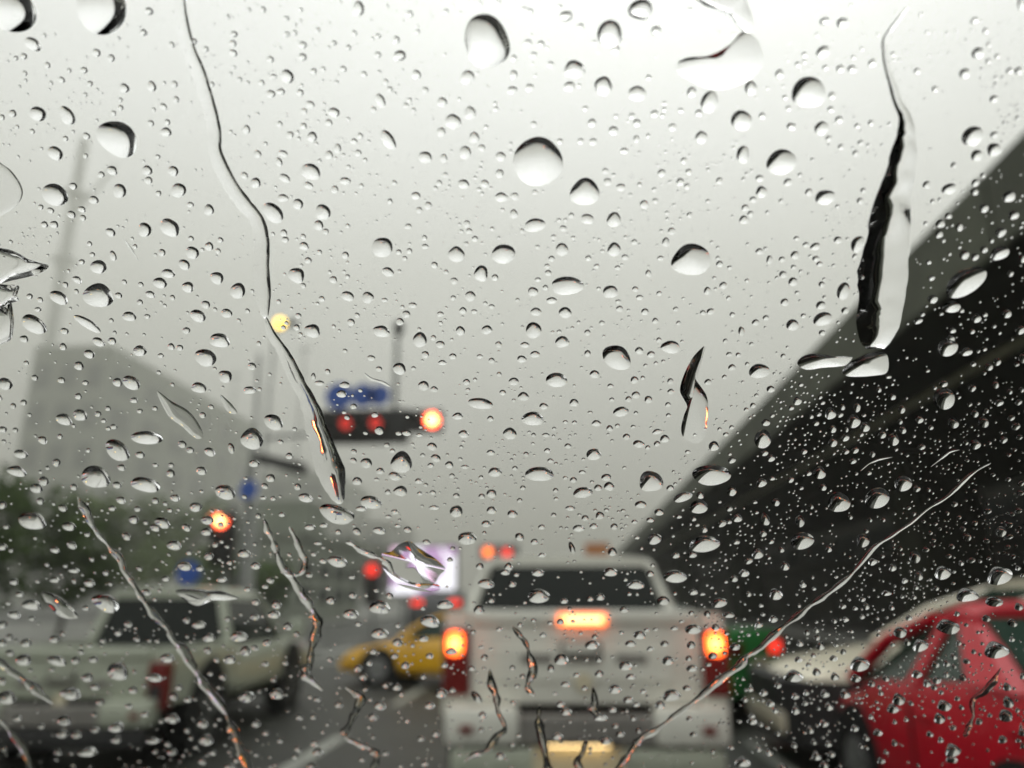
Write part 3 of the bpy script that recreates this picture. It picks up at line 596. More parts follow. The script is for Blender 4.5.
D9 = """27,12,50,36,15 515,14,56,38,25 458,8,36,24 768,28,54,40,12 962,48,52,56,5 312,130,56,44,15 250,147,62,44,20 567,217,124,50,3 455,265,104,70,38 372,367,114,84,18 562,397,116,54,10 85,279,54,34,12 70,345,76,40,15 15,185,36,24
168,226,38,30,30 222,312,32,32,30 172,388,40,26,10 145,410,52,36,15 288,406,28,26 808,272,44,32,25 733,268,30,18 868,426,80,56,15 970,222,84,84,5 978,316,42,28 776,344,42,32,12 130,535,108,64,12 270,556,52,34,8 15,478,34,22
627,543,62,40,18 518,535,38,24 532,490,28,22 755,488,50,26 800,538,50,24 672,634,58,26,5 713,710,54,32,12 940,660,48,32,5 985,712,40,20 600,566,42,20,10 796,582,42,22 518,74,30,22 380,126,26,22 418,105,22,20 402,152,22,18
440,175,30,20 420,182,22,16 542,286,38,18 658,358,34,22 470,335,32,18,10 467,460,38,20,15 453,398,36,26,15 675,452,38,20,10 490,595,36,28,35 280,628,40,28,30 15,638,40,18 215,650,36,16,15 288,728,44,14,5 215,764,40,16
805,675,38,22 770,718,30,22 855,764,40,14 600,462,28,18 435,490,28,16 343,268,22,12 235,215,24,14 890,258,24,44,-15 660,325,24,14 600,322,24,16 305,62,28,18 95,85,26,16 540,115,24,18 598,105,22,18 730,660,24,14 830,630,26,14 30,560,26,14 340,590,24,14 640,760,30,14"""
D10 = """70,158,78,56,28 862,87,98,42,8 775,136,42,28 798,204,40,30,10 975,202,50,46,5 645,18,34,36 425,315,44,40,5 743,322,32,28,10 918,350,52,36 390,384,38,32 535,366,52,32,15 626,384,32,20 556,422,52,40 443,465,82,50,8 193,448,58,34,12
770,500,50,46 905,432,38,34 905,496,38,30 985,510,40,30 885,548,38,26 685,486,42,18 535,502,32,20 405,490,44,20 812,603,72,50 58,372,36,32 210,560,42,22 262,553,32,18 475,574,50,28,10 315,692,74,42,10 902,275,32,22 641,285,20,16
672,324,26,20 803,330,30,16 770,440,26,20 680,428,24,18 508,426,24,20 330,50,40,28 245,8,40,20 376,98,26,22 458,130,28,22 475,190,36,34 560,312,80,84,10 970,712,34,30 15,712,50,24 68,450,24,18 102,512,26,18 525,268,22,18 130,288,30,26
510,520,26,14 630,432,22,16 465,378,22,14 580,200,34,24 628,208,26,14 150,185,20,16 30,448,26,14 240,622,30,14 360,500,26,14 900,145,24,22 865,370,20,16 785,300,18,14 545,555,26,14"""
D11 = """80,145,82,54 106,357,108,56,3 418,118,60,38,-15 487,242,46,28,12 314,282,56,46 272,428,74,42,-5 44,60,42,34 238,84,34,30 122,98,34,26 533,385,92,80 765,360,145,80 716,482,70,54,-8 655,445,74,36,-20 722,438,30,28 843,422,36,38
774,250,40,38 962,222,64,74,20 494,474,46,28 564,503,36,28 530,533,30,20 362,370,38,28 373,404,40,34,10 324,163,38,24 375,182,26,24 523,72,30,30 557,195,40,20,-10 215,250,28,20 148,306,24,18 236,380,28,22 546,605,54,44,-15
738,625,116,62,-5 863,526,40,30 956,390,40,34,-15 973,160,34,26 738,568,26,28 963,584,28,28 942,662,46,40,-20 627,668,32,24 692,666,36,24 860,617,28,20 834,490,26,20 970,530,34,50,-20 224,488,38,20 256,565,48,26 392,558,28,24
385,655,34,34 115,560,28,20 116,668,30,18 160,514,22,18 12,515,30,28 12,335,22,18 30,458,22,18 42,410,22,18 378,732,54,34 100,735,48,28 625,750,92,46 890,738,38,26 530,738,30,24 30,598,36,30,35 230,640,22,50,-20 270,350,28,16 168,420,22,18
170,452,20,14 447,70,24,22 383,72,20,16 674,272,22,14 130,208,30,16 136,268,26,20 465,176,20,14 405,172,20,16 820,205,22,16 842,178,20,16 170,5,72,36 378,20,24,18 205,158,20,14 240,160,20,16 600,132,20,16 300,122,20,14 205,372,20,14 640,520,24,16 470,540,24,16 480,600,22,14"""
D12 = """695,80,85,52,-28 842,165,40,28,-20 728,167,38,30,-40 345,163,50,34,-15 255,133,42,30,-15 387,183,36,26,-10 128,83,32,22,-15 497,232,42,32,-15 262,242,34,24 213,360,46,32,-12 285,465,84,78,-20 432,448,96,78,-20 535,403,68,38,-18
145,612,88,66,-12 380,620,50,34,-20 580,682,42,32,-25 686,745,64,30,-12 905,758,100,40,-18 808,250,46,24,-15 910,583,42,26,-30 778,603,34,22,-20 918,230,32,16,-30 965,178,34,20,-25 885,20,26,20 797,32,30,18,-15 806,130,30,20 532,193,26,20,-20
526,115,28,20 355,108,26,26 138,545,34,30,-10 247,648,26,18 80,715,34,22 66,650,24,16 593,752,34,24,-20 493,720,30,18,-20 10,165,30,34 225,412,28,18 348,270,30,16,-10 415,285,20,16 45,470,30,20 10,535,36,50 857,502,30,14,-20 938,600,34,12,-20
793,690,34,14,-15 300,105,20,16 262,190,28,20 490,65,30,16 440,38,18,14 975,500,30,14,-25 985,395,30,14,-30 900,88,34,18,-15 975,85,30,14,-25 717,637,26,14 805,548,24,14 760,570,24,14 850,615,26,14 520,160,20,14 315,190,16,14 180,140,18,12 180,485,18,14 390,578,20,12 330,525,18,12 405,535,18,12 455,535,18,12 940,45,20,14 985,38,20,14 850,118,20,14 772,240,20,12 630,420,16,12 700,510,18,12"""
D13 = """410,130,110,58,25 455,392,84,60,20 232,140,155,58,38 740,108,108,46,15 125,140,72,28,8 348,52,42,28,8 60,177,50,20,8 60,50,34,18 15,215,40,20 12,280,34,28 42,262,28,18 106,285,44,22 215,270,40,22 222,350,80,32,15 95,352,60,30,10
295,352,34,20 364,348,36,18 645,345,56,24,5 275,478,80,40,8 30,490,76,50,5 340,418,44,22 370,450,36,24 595,420,64,20,8 515,466,36,20 690,452,30,22 920,258,70,36 805,266,50,22 767,216,54,20 885,345,48,34 945,318,44,26
663,577,56,24,5 560,558,32,14 725,502,36,14 950,495,64,26,-5 250,583,52,28,8 163,600,30,20 243,633,50,22 298,636,40,20 370,617,36,14 450,656,40,18 793,660,58,26,5 780,596,44,22,10 590,660,52,16 340,706,80,18 665,703,40,16 885,760,40,18
820,706,30,12 390,510,34,20 498,524,30,20 72,572,40,16 450,605,60,36 620,50,72,36,5 870,50,44,36 985,125,34,24 980,186,36,16 458,246,30,18 400,275,24,14 128,187,26,18 335,150,30,14 82,98,34,14 215,50,60,24,40 985,595,34,20 205,385,20,12 280,10,40,14 600,700,24,12 20,690,26,14"""
D14 = """477,145,80,52,5 477,245,68,40 366,176,58,28 670,200,76,44,12 727,136,66,32 885,55,64,36,8 857,160,42,26 290,123,36,22 82,135,38,34 125,218,36,30 10,125,34,22 72,177,48,22 45,285,36,16 546,285,40,22 645,270,38,16 668,332,30,22
534,332,30,22 575,372,32,20 452,318,28,16 82,478,54,36,10 238,498,30,20 394,383,34,20 415,415,34,18 478,522,44,34,5 668,522,38,28 713,480,50,26 752,318,40,18 645,414,26,16 240,705,40,22 170,570,30,16 228,670,32,16 692,634,32,16
635,652,28,16 500,708,28,14 560,480,22,14 878,338,26,26,30 848,490,28,58,-40 830,382,26,14 865,298,20,14 935,232,24,12 905,122,28,14 958,15,38,16 985,60,30,18 395,212,24,14 985,380,22,14 650,748,30,14 515,105,28,18 38,365,30,14 40,630,26,14 96,660,24,12 280,75,24,12 370,32,24,12"""
D15 = """103,103,86,52 628,32,86,44 475,60,66,32 795,128,62,36,-10 580,120,46,36 380,12,50,30 430,155,36,22 200,122,30,20 830,175,48,22 695,88,36,22 893,20,34,20 908,95,22,20 102,18,44,22 695,230,66,36 308,290,56,34 490,252,48,32 455,285,44,24
585,285,32,24 435,370,52,34 598,350,46,34 690,380,44,26 395,460,48,34 456,412,42,22 446,500,42,26 612,483,72,42,-5 568,520,40,32 670,455,34,20 190,345,54,44 150,380,28,32 205,440,38,22 208,545,44,28 186,517,36,24 340,568,54,26
386,538,34,20 335,400,36,26 333,345,24,24 318,258,22,22 148,205,24,18 120,252,28,18 248,405,28,18 278,455,24,20 476,518,30,18 502,468,26,18 166,476,20,14 175,640,44,24 360,655,46,36 415,630,36,24 430,605,70,24 485,615,24,26
695,632,32,18 680,572,26,18 840,682,24,18 885,742,64,28 920,583,40,24 920,562,26,14 990,515,34,24 893,500,24,18 872,583,20,12 770,330,34,26 855,297,40,26 622,226,30,16 517,233,24,14 550,230,20,12 530,305,26,18 420,243,20,14 730,382,22,14 650,200,20,12 450,95,18,14 480,95,16,14 765,70,18,12 820,48,18,12 730,95,22,12 955,140,20,12"""
D16 = """705,222,90,50,5 890,315,95,50,-5 895,38,100,36,-12 683,25,64,30,-15 778,102,85,44,-5 880,125,70,34 520,248,52,28 365,366,78,48,-10 600,300,60,28,-15 585,407,42,20,-8 113,412,76,38 45,102,52,30,-8 216,298,36,22,-12 200,395,34,26
232,482,38,18 248,532,34,18 515,506,50,30,-8 492,540,44,22 690,525,56,34 672,578,44,26,-10 935,517,42,26 925,568,56,30 930,455,34,20 850,192,34,18 950,210,40,20 975,148,34,18 310,484,42,22 725,335,30,22 775,355,28,14 660,430,34,18
655,365,30,24 650,455,26,16 722,697,62,40,-18 718,733,46,18 390,650,26,14 435,630,36,16 634,635,28,12 500,668,26,16,-25 447,737,30,14 200,722,38,18 30,520,34,26 115,675,24,22 228,595,36,18 230,755,34,18 190,662,24,18 246,670,28,20,-15
18,706,28,18 42,545,26,14 52,632,20,14 176,620,30,18 370,680,20,12 466,702,20,12 540,47,28,12,-30 590,30,26,16,-20 150,62,28,18,-20 375,115,26,18 300,145,26,14 312,193,26,18,-20 348,150,20,14 376,182,24,16,-30 487,150,24,14 268,200,22,14
200,237,24,14 163,246,22,14 138,288,28,16,-15 555,190,28,14,-15 265,345,32,14 130,350,30,14 35,195,34,18,-12 270,413,34,24 190,75,18,12 335,238,16,12 660,75,22,14,-20 468,95,40,12 755,532,22,12 350,422,38,20"""
# ------------------------------------------------------------------ the car we sit in: windscreen, bonnet, dark cabin
CYAW = R(-4.5); RAKE = R(44)
CZ = Matrix.Rotation(CYAW, 3, 'Z')
N = CZ @ Vector((0, math.sin(RAKE), math.cos(RAKE))); E1 = CZ @ Vector((1, 0, 0)); E2 = N.cross(E1).normalized()
if E2.z < 0: E2 = -E2
r0 = ray(512, 384); PN = (r0*GD).dot(N)                 # distance of the outer face from the camera
O0 = CAM + r0*GD
def gl(px, py):
    r = ray(px, py); p = CAM + r*(PN/r.dot(N)); d = p-O0
    return Vector((d.dot(E1), d.dot(E2)))
GM = Matrix(((E1.x, E2.x, N.x), (E1.y, E2.y, N.y), (E1.z, E2.z, N.z))).to_4x4()
def gmat(u, v, n=0): 
    m = GM.copy(); m.translation = O0+E1*u+E2*v+N*n; return m
own = thing('car', 'dark car whose rain-covered windscreen the street is seen through', 'car', (0, 0, 0), CYAW)
cs = [gl(-40, 860), gl(1064, 860), gl(1064, -60), gl(-40, -60)]
lo = min(c_.y for c_ in cs); hi = max(c_.y for c_ in cs); wd = max(abs(c_.x) for c_ in cs)+.12
lo -= .05; hi += .02
pm = MB().box(-wd, wd, lo, hi, -.0035, 0)
wso = pm.build('windscreen', M['pane'], None); wso.matrix_world = gmat(0, 0)
wso.parent = own; wso.matrix_parent_inverse = own.matrix_basis.inverted()
props(wso, 'clear windscreen glass wet with rain')
def cl(u, v, n=0):                                         # glass coordinates to the car's own axes
    return CZ.inverted() @ (O0+E1*u+E2*v+N*n)
bl = cl(-wd, lo); tr_ = cl(wd, hi); zl, yl, zt, yt = bl.z, bl.y, tr_.z, tr_.y
cx = (bl.x+tr_.x)/2; hwid = max(wd+.02, .72); HX0, HX1 = cx-hwid, cx+hwid
MB().prism([(yt+.0, zt+.004), (yt-.35, zt+.05), (-1.8, zt+.05), (-1.8, zt+.09), (yt-.3, zt+.09), (yt+.01, zt+.03)], 'x', HX0, HX1).build('roof', M['cabin'], own)
MB().prism([(yl+.0, zl-.006), (-.2, zl-.06), (-.2, .35), (yl+.1, .35), (yl+.03, zl-.03)], 'x', HX0, HX1).build('dashboard', M['cabin'], own)
for x in (HX0-.05, HX1):
    MB().prism([(-1.8, .25), (yl+.12, .25), (yl+.05, zl-.01), (yt+.02, zt+.02), (yt-.3, zt+.09), (-1.8, zt+.09)], 'x', x, x+.05).build('closed_side', M['cabin'], own)  # windowless sides and back, added to keep the unseen cabin dark
MB().box(HX0, HX1, -1.85, -1.8, .25, zt+.09).build('closed_back', M['cabin'], own)
MB().box(HX0, HX1, -1.8, -.2, .25, .3).build('cabin_floor', M['cabin'], own)
for s in (-.38, .38):
    st_ = MB().box(cx+s-.24, cx+s+.24, -1.1, -.55, .35, .62, .05); st_.box(cx+s-.23, cx+s+.23, -1.2, -1.05, .6, 1.2, .05); st_.box(cx+s-.13, cx+s+.13, -1.2, -1.1, 1.22, 1.42, .03)
    st_.build('seat', M['cabin'], own)
HW = .86
bn = []
for y, z, w_ in ((yl+.06, zl-.07, HW), (yl+.5, zl-.12, HW), (yl+.9, zl-.19, HW*.97), (yl+1.15, zl-.32, HW*.9), (yl+1.25, zl-.5, HW*.8)):
    bn.append([(cx-w_, y, .35), (cx+w_, y, .35), (cx+w_, y, z-.08), (cx+w_*.8, y, z), (cx-w_*.8, y, z), (cx-w_, y, z-.08)])
MB().loft(bn).build('bonnet', M['bonnet'], own, True)
for s in (-1, 1):
    MB().disc((cx+s*(HW-.08), yl+.55, .33), (1, 0, 0), .33, .2, 24).build('wheel', M['black'], own)

# ------------------------------------------------------------------ raindrops
EPS = .00006
def cap_mesh(name, out, ang, nr, wob=0, seed=0, maxh=None):
    """water cap on the outline 'out' (glass coordinates, around 0,0): flat base, domed top with contact angle ang"""
    n = len(out); rnd = random.Random(seed)
    area = abs(sum(out[i].x*out[(i+1) % n].y-out[(i+1) % n].x*out[i].y for i in range(n))/2)
    per = sum((out[(i+1) % n]-out[i]).length for i in range(n))
    a = 2*area/per                                           # mean radius, smaller for long shapes
    a = .75*a+.25*math.sqrt(area/math.pi)
    Rs = a/math.sin(ang); 
    ph = [rnd.random()*6.28 for _ in range(4)]
    vs = [(p.x, p.y, EPS) for p in out]; fs = [tuple(range(n))[::-1]]
    # inward offset is scaled round the centre
    for j in range(nr):
        t = 1-(j/nr)**1.5 if j else 1.0
        h = a*math.tan(ang)/1.8*(1-t**1.8)
        if maxh: h = maxh*math.tanh(h/maxh)
        for i, p in enumerate(out):
            th = i/n*2*math.pi
            q = h*(1+wob*(math.sin(2*th+ph[0])*t+.6*math.sin(3*th+ph[1])*t)) if j else 0
            vs.append((p.x*t, p.y*t, EPS+q))
    h = a*math.tan(ang)/1.8
    if maxh: h = maxh*math.tanh(h/maxh)
    vs.append((0, 0, EPS+h))
    for j in range(nr-1):
        for i in range(n):
            k = n+j*n; fs.append((k+i, k+(i+1) % n, k+n+(i+1) % n, k+n+i))
    k = n+(nr-1)*n
    for i in range(n): fs.append((k+i, k+(i+1) % n, len(vs)-1))
    return vs, fs
def mk(name, vs, fs, loc2):
    me = bpy.data.meshes.new(name); me.from_pydata(vs, [], fs); me.polygons.foreach_set('use_smooth', [True]*len(fs)); me.materials.append(M['water'])
    # base faces stay flat
    o = bpy.data.objects.new(name, me); COL.objects.link(o); o.matrix_world = gmat(loc2.x, loc2.y); return o
def outline(cx_, cy, w_, h_, rot, n, rnd, irr):
    p1, p2, p3 = rnd.random()*6.28, rnd.random()*6.28, rnd.random()*6.28
    a1, a2, a3 = irr*rnd.random(), irr*rnd.random(), irr*.6*rnd.random()
    pts = []
    for i in range(n):
        t = 2*math.pi*i/n
        k = 1+a1*math.sin(2*t+p1)*.8+a2*math.sin(3*t+p2)+a3*math.sin(4*t+p3)
        x = math.cos(t)*w_/2*k; y = math.sin(t)*h_/2*k
        # a little sag: narrower on the upper side
        x *= 1+.10*(y/(h_/2)) 
        pts.append((cx_+x*math.cos(rot)-y*math.sin(rot), cy+x*math.sin(rot)+y*math.cos(rot)))
    return pts
def project(pts):
    g = [gl(*p) for p in pts]
    n = len(g); c_ = sum(g, Vector((0, 0)))/n
    A = sum(g[i].x*g[(i+1) % n].y-g[(i+1) % n].x*g[i].y for i in range(n))
    if A < 0: g = g[::-1]
    return [p-c_ for p in g], c_

CROPS = [((0, 0), D1), ((256, 0), D2), ((512, 0), D3), ((764, 0), D4), ((0, 190), D5), ((256, 190), D6), ((512, 190), D7), ((764, 190), D8),
         ((0, 380), D9), ((256, 380), D10), ((512, 380), D11), ((764, 380), D12), ((0, 568), D13), ((256, 568), D14), ((512, 568), D15), ((764, 568), D16)]
K = 260/998
drops = []
for ci, ((ox, oy), txt) in enumerate(CROPS):
    for it in txt.replace('\n', ' ').split():
        v = [float(q) for q in it.split(',')]
        x, y, w_, h_ = v[:4]; rot = R(v[4]) if len(v) > 4 else 0
        low = ci in (8, 11, 12, 13, 15)
        if (ci == 11 and h_ < 66) or (low and h_/w_ < .66 and h_ < 32):           # only the bright lower half was readable
            k = 1.55 if ci == 11 else 1.4
            dy = -h_*(k-1)/2; x += -dy*math.sin(rot); y += dy*math.cos(rot); h_ *= k
        X, Y_ = ox+x*K, oy+y*K; w_ *= K; h_ *= K
        if any((X-d[0])**2+(Y_-d[1])**2 < (.3*(max(w_, h_)+max(d[2], d[3])))**2 for d in drops): continue
        drops.append((X, Y_, w_, h_, rot))
drops.sort(key=lambda d: -d[2]*d[3])
# --- trickles: ribbons of running water. (points, half widths) in picture pixels carried on to the glass plane
TR = [
 ('long water trickle running from the top edge, left of centre, down to the amber lamp', [(182,-12),(184,20),(191,48),(200,70),(206,88),(212,110),(216,130),(217,150),(226,172),(240,195),(250,207),(258,217),(262,230),(264,248),(264,270),(265,295),(266,318)], [3.6]*8+[4.2]*9),
 ('wide lower end of the long trickle, reddish inside, left of the blue signs', [(266,316),(272,332),(284,350),(293,366),(301,382),(309,398),(316,414),(322,432),(328,452),(334,472),(338,490),(340,503)], [4,5,6.5,7.5,8,9,10.5,12,14,15,14,12]),
 ('thin water trickle slanting down the lower left glass over the left pickup', [(79,496),(85,506),(90,518),(98,532),(110,546),(120,556),(127,572),(134,584),(142,597),(154,612),(167,627),(175,640),(185,649),(193,664),(203,680),(216,696),(227,714),(237,735),(250,766),(255,780)], [2,3,3.2,3,2.8,3.2,3.4,3,3,3.2,3.6,4,4.4,4.4,4,4,4.2,4.4,4.6,4.6]),
 ('short thick trickle at the left edge over the left pickup tailgate', [(-12,652),(4,664),(16,672),(34,686),(46,696),(54,702)], [5,5,4.6,5,4,2]),
 ('dark thin trickle in the lower left corner', [(-6,712),(8,726),(20,740),(28,755),(34,775)], [3,3,3,3,3]),
 ('thin forked trickle beside the taxi, left branch', [(264,517),(268,528),(272,536),(276,548),(279,557),(286,569),(295,581),(303,594),(312,606),(318,621),(315,636),(312,650),(311,662),(306,672),(313,680),(323,689)], [1.8,2.6,3,2.4,3,3.2,2.8,3,3.2,3.6,3,3.4,3,3.4,4.6,3.4]),
 ('short right branch joining the forked trickle beside the taxi', [(290,526),(296,537),(301,549),(306,560),(303,571),(292,574),(281,571)], [1.8,3,2.6,3,2.8,2.4,2]),
 ('thin crooked trickle below the taxi wheel', [(346,686),(356,692),(362,697),(358,708),(352,720),(345,732),(352,739),(362,744),(373,748),(378,756),(372,770)], [2.4,3.4,3,2.6,3,3.4,2.8,2.8,3.2,3.4,3]),
 ('thin reddish trickle on the left half of the white tailgate, bent left at its end', [(490,667),(492,684),(497,697),(499,711),(506,727),(496,736),(488,748),(474,754),(464,760)], [2.2,2.8,2.8,2.6,3,2.6,3.2,2.8,2]),
 ('thin reddish wavy trickle in the middle of the white tailgate', [(512,625),(519,633),(526,642),(530,656),(533,672),(528,685),(535,695)], [2,2.6,2.6,3,3.2,3,3.4]),
 ('thin trickle under the wavy one, over the bumper of the white pickup', [(540,703),(539,714),(539,724),(543,742),(549,766),(551,776)], [2.6,2.6,3,3,3.6,3.6]),
 ('short dark trickle right of the tailgate middle', [(593,685),(595,700),(593,710),(602,717)], [2.4,2.8,3.4,3.6]),
 ('short thin trickle across the number plate of the white pickup', [(587,738),(582,752),(577,760),(582,772)], [2.2,2.6,3.2,3.2]),
 ('long thin trickle slanting from white pickup up to the overpass', [(990,462),(972,472),(959,484),(946,496),(931,505),(910,522),(892,534),(873,547),(853,571),(834,587),(816,600),(795,616),(774,633),(760,646),(746,656),(736,667),(718,680),(700,696),(679,711),(658,727),(640,737),(632,748),(619,766),(614,776)], [1.6,2.4,2.2,2.4,2.2,2.4,2.6,2.8,3,3,3.2,3.2,3.4,3.8,4,4,4,4,4,3.8,3.2,3.2,3.4,3.4]),
 ('short bent trickle on the rear of the red car', [(1000,666),(991,680),(983,690),(972,698),(972,714),(967,727),(964,735)], [2,2.8,3,2.8,3,3.2,2.4]),
 ('wide long trickle on the right hanging down across the overpass edge', [(908,6),(896,22),(885,38),(885,52),(888,70),(893,86),(898,102),(905,116),(907,130),(905,150),(901,175),(896,200),(892,230),(889,260),(886,290),(882,320),(877,348)], [1.6,2,2.6,2.8,3,3.6,4.4,6,9,13,17,20,23,25,25,23,16]),
 ('small curved water streak over the screen, left part', [(346,541),(352,543),(360,549),(372,554),(384,559),(390,566),(394,573)], [2,3.4,2.8,2.6,2.6,2.8,2.2]),
 ('hairline water streak over the sky at the left, below the mast', [(125,239),(129,244),(134,252),(139,260)], [1,1.2,1,.8]),
 ('hairline water streak over the blue signs', [(364,372),(372,378),(382,381),(391,386)], [1.2,1.8,1.6,1.2]),
 ('fine curved water streak over the dark overpass, beside the long slanting trickle', [(860,470),(870,462),(880,458),(892,456)], [.8,1.2,1.2,.8]),
 ('fine water streak over the dark overpass at far right', [(930,466),(942,456),(951,450),(959,449)], [.8,1.4,1.4,.8]),
]
def smooth(pts, ws, k=4):
    out, wo = [], []
    n = len(pts)
    for i in range(n-1):
        p0, p1, p2, p3 = pts[max(i-1, 0)], pts[i], pts[i+1], pts[min(i+2, n-1)]
        for j in range(k):
            t = j/k
            out.append(tuple(.5*((2*b_)+(-a+c_)*t+(2*a-5*b_+4*c_-d)*t*t+(-a+3*b_-3*c_+d)*t**3) for a, b_, c_, d in zip(p0, p1, p2, p3)))
            wo.append(ws[i]*(1-t)+ws[i+1]*t)
    return out+[pts[-1]], wo+[ws[-1]]
RIDGE = {0: (1.5, 2.4, .93, .6), 1: (.8, 1.25, .55, 1.2), 15: (.80, 1.12, .76, 4.0)}   # right width, left width, height, unevenness of an off-centre crest
def ribbon(name, pts, ws, label, seed, ang=R(55)):
    ridge = RIDGE.get(seed-1)
    rnd = random.Random(seed); pts, ws = smooth(pts, ws)
    if not ridge and seed != 14 and ws[len(ws)//2] > 2: ws = [q*1.22 for q in ws]
    n = len(pts); Mx = 9; vs, fs = [], []
    g = [gl(*p) for p in pts]; c0 = g[n//2]
    jl = jr = 0
    rows = []
    for i in range(n):
        d = (g[min(i+1, n-1)]-g[max(i-1, 0)]).normalized(); nr = Vector((-d.y, d.x))
        sc = (gl(pts[i][0]+1, pts[i][1])-g[i]).length
        sg = .045 if ridge else .13
        jl = .7*jl+rnd.gauss(0, sg); jr = .7*jr+rnd.gauss(0, sg)
        bead = 0 if ridge else .30*math.sin(i*(.55+.2*math.sin(i*.13+seed))+seed*2)+.18*math.sin(i*1.31+seed)
        endf = min(1, math.sqrt((min(i, n-1-i)+.15)/(3.0+ws[i]*.35)))
        if seed == 16 and i > n/2: endf = min(1, .75+.1*(n-1-i)) if i < n-1 else .6
        ka, kb = (ridge[0], ridge[1]) if ridge else (1, 1)
        rows.append((g[i]-c0, nr, ws[i]*sc*endf*(1+jl+bead)*ka, ws[i]*sc*endf*(1+jr+bead)*kb, ws[i]*sc*endf*(1+bead*.6)))
    for (p, nr, a, b_, w_) in rows:                          # base row
        for s in (1, -1): q = p+nr*(a if s > 0 else -b_); vs.append((q.x, q.y, EPS))
    off = len(vs)
    for i, (p, nr, a, b_, w_) in enumerate(rows):
        hh = 1+.25*math.sin(i*.9+seed)+rnd.gauss(0, .14)
        Rs = w_/math.sin(ang)
        for m in range(Mx):
            t = math.cos(math.pi*m/(Mx-1)); q = p+nr*(t*a if t > 0 else t*b_)
            h = .5*w_*math.tan(ang)*(1-t*t)*hh
            h = .003*math.tanh(h/.003)
            if ridge:
                if m == 0: off_ = max(-.35, min(.35, rnd.gauss(0, .09)))*ridge[3]*(min(1, i/(n*.6))**2 if seed == 16 else 1)
                h = w_*ridge[2]*(1+.06*math.sin(i*.7))*(1-abs(t)**(1.15 if t > 0 else 1.35) if seed != 16 else 1-abs(t)**(1.35 if t > 0 else 1.1))
                if 0 < m < Mx-1: q = q+nr*(off_*w_*.5*(1-abs(t)))
            vs.append((q.x, q.y, EPS+(h if 0 < m < Mx-1 else 0)))
    for i in range(n-1):
        fs.append((2*i, 2*i+1, 2*i+3, 2*i+2))
        for m in range(Mx-1):
            k = off+i*Mx+m; fs.append((k, k+Mx, k+Mx+1, k+1))
    # close the two ends
    for i in (0, n-1):
        k = off+i*Mx; fs.append(tuple(range(k, k+Mx)))
    me = bpy.data.meshes.new(name); me.from_pydata(vs, [], fs)
    bm = bmesh.new(); bm.from_mesh(me)
    # orient: dome up, base down
    bm.normal_update()
    for f in bm.faces:
        up = len(f.verts) == 4 and f.verts[0].index >= off
        if len(f.verts) == 4 and ((up and f.normal.z < 0) or (not up and f.normal.z > 0)): f.normal_flip()
    bm.to_mesh(me); bm.free()
    me.polygons.foreach_set('use_smooth', [True]*len(me.polygons)); me.materials.append(M['water'])
    o = bpy.data.objects.new(name, me); COL.objects.link(o); o.matrix_world = gmat(c0.x, c0.y)
    return props(o, label, 'trickle', 'trickles of rain on the windscreen')
for i, (lab, pts, ws) in enumerate(TR): ribbon('water_trickle', pts, ws, lab, i+1)

# --- large merged patches of water with their own outlines
BLOBS = [
 ('big comma shaped water patch on the glass at the top right of centre', [(676,68),(679,61),(690,57),(706,56),(721,50),(734,41),(740,33),(747,32),(754,36),(761,46),(764,60),(757,73),(742,83),(721,89),(705,87),(690,80),(679,73)]),
 ('upper water patch cut by the top edge, over the comma shaped patch', [(692,-8),(704,5),(728,16),(738,26),(743,31),(751,31),(753,20),(748,5),(742,-10),(716,-14)]),
 ('upper pale water patch at the left edge', [(-12,250),(6,248),(18,252),(28,258),(40,262),(50,265),(44,271),(30,276),(12,280),(-12,284)]),
 ('middle ragged water patch at the left edge with black nicks', [(-12,285),(8,284),(20,285),(19,292),(18,298),(20,300),(10,303),(4,307),(-12,310)]),
 ('black rimmed big drop cut by the left edge below the ragged patch', [(-14,306),(3,306),(8,301),(12,300),(14,312),(15,326),(13,336),(8,341),(-14,345)]),
 ('flat water puddle at the foot of the wide right trickle, left part', [(797,363),(802,356),(812,353),(826,354),(840,357),(852,356),(846,364),(836,366),(822,367),(806,369)]),
 ('bright water bulb at the foot of the wide right trickle, right part', [(842,370),(850,361),(860,356),(870,352),(884,352),(888,360),(886,372),(872,375),(856,376),(846,375)]),
 ('white drop hanging at the end of the reddish trickle left of the blue signs', [(320,508),(325,503),(336,504),(346,508),(354,512),(354,518),(346,523),(334,522),(325,516)]),
 ('leaf shaped grey water smear over the grey block', [(158,390),(172,400),(188,409),(197,419),(203,430),(204,436),(198,438),(192,434),(182,425),(170,416),(162,402)]),
 ('small leaf shaped smear right of the larger one', [(221,394),(228,399),(234,405),(238,412),(232,413),(226,408)]),
 ('jagged star shaped water patch over the bright screen', [(382,553),(392,550),(400,543),(410,540),(418,546),(426,551),(434,556),(441,562),(446,568),(440,574),(434,583),(424,588),(414,583),(402,578),(394,570),(388,562)]),
 ('long low water patch over the lower edge of the bright screen', [(383,566),(390,572),(402,579),(414,584),(428,584),(438,583),(440,588),(430,590),(416,589),(402,585),(392,578)]),
 ('dark irregular drop left of the left pickup cab', [(43,590),(52,592),(62,598),(70,604),(75,612),(80,616),(70,617),(60,614),(52,606),(46,598)]),
 ('bent drop over the roof of the left pickup', [(176,590),(188,588),(205,590),(222,590),(234,594),(240,597),(228,599),(214,599),(200,604),(190,601)]),
 ('hook shaped black and white water drop over the sky right of centre', [(705,345),(701,357),(697,368),(695,377),(700,385),(706,394),(708,405),(707,420),(705,434),(699,442),(690,441),(683,436),(681,427),(684,414),(687,406),(684,399),(680,391),(681,382),(686,369),(694,355)]),
 ('ring like water mark at the left edge below the largest left drops', [(-10,160),(4,164),(14,172),(22,184),(24,194),(18,205),(8,212),(-10,216)]),
]
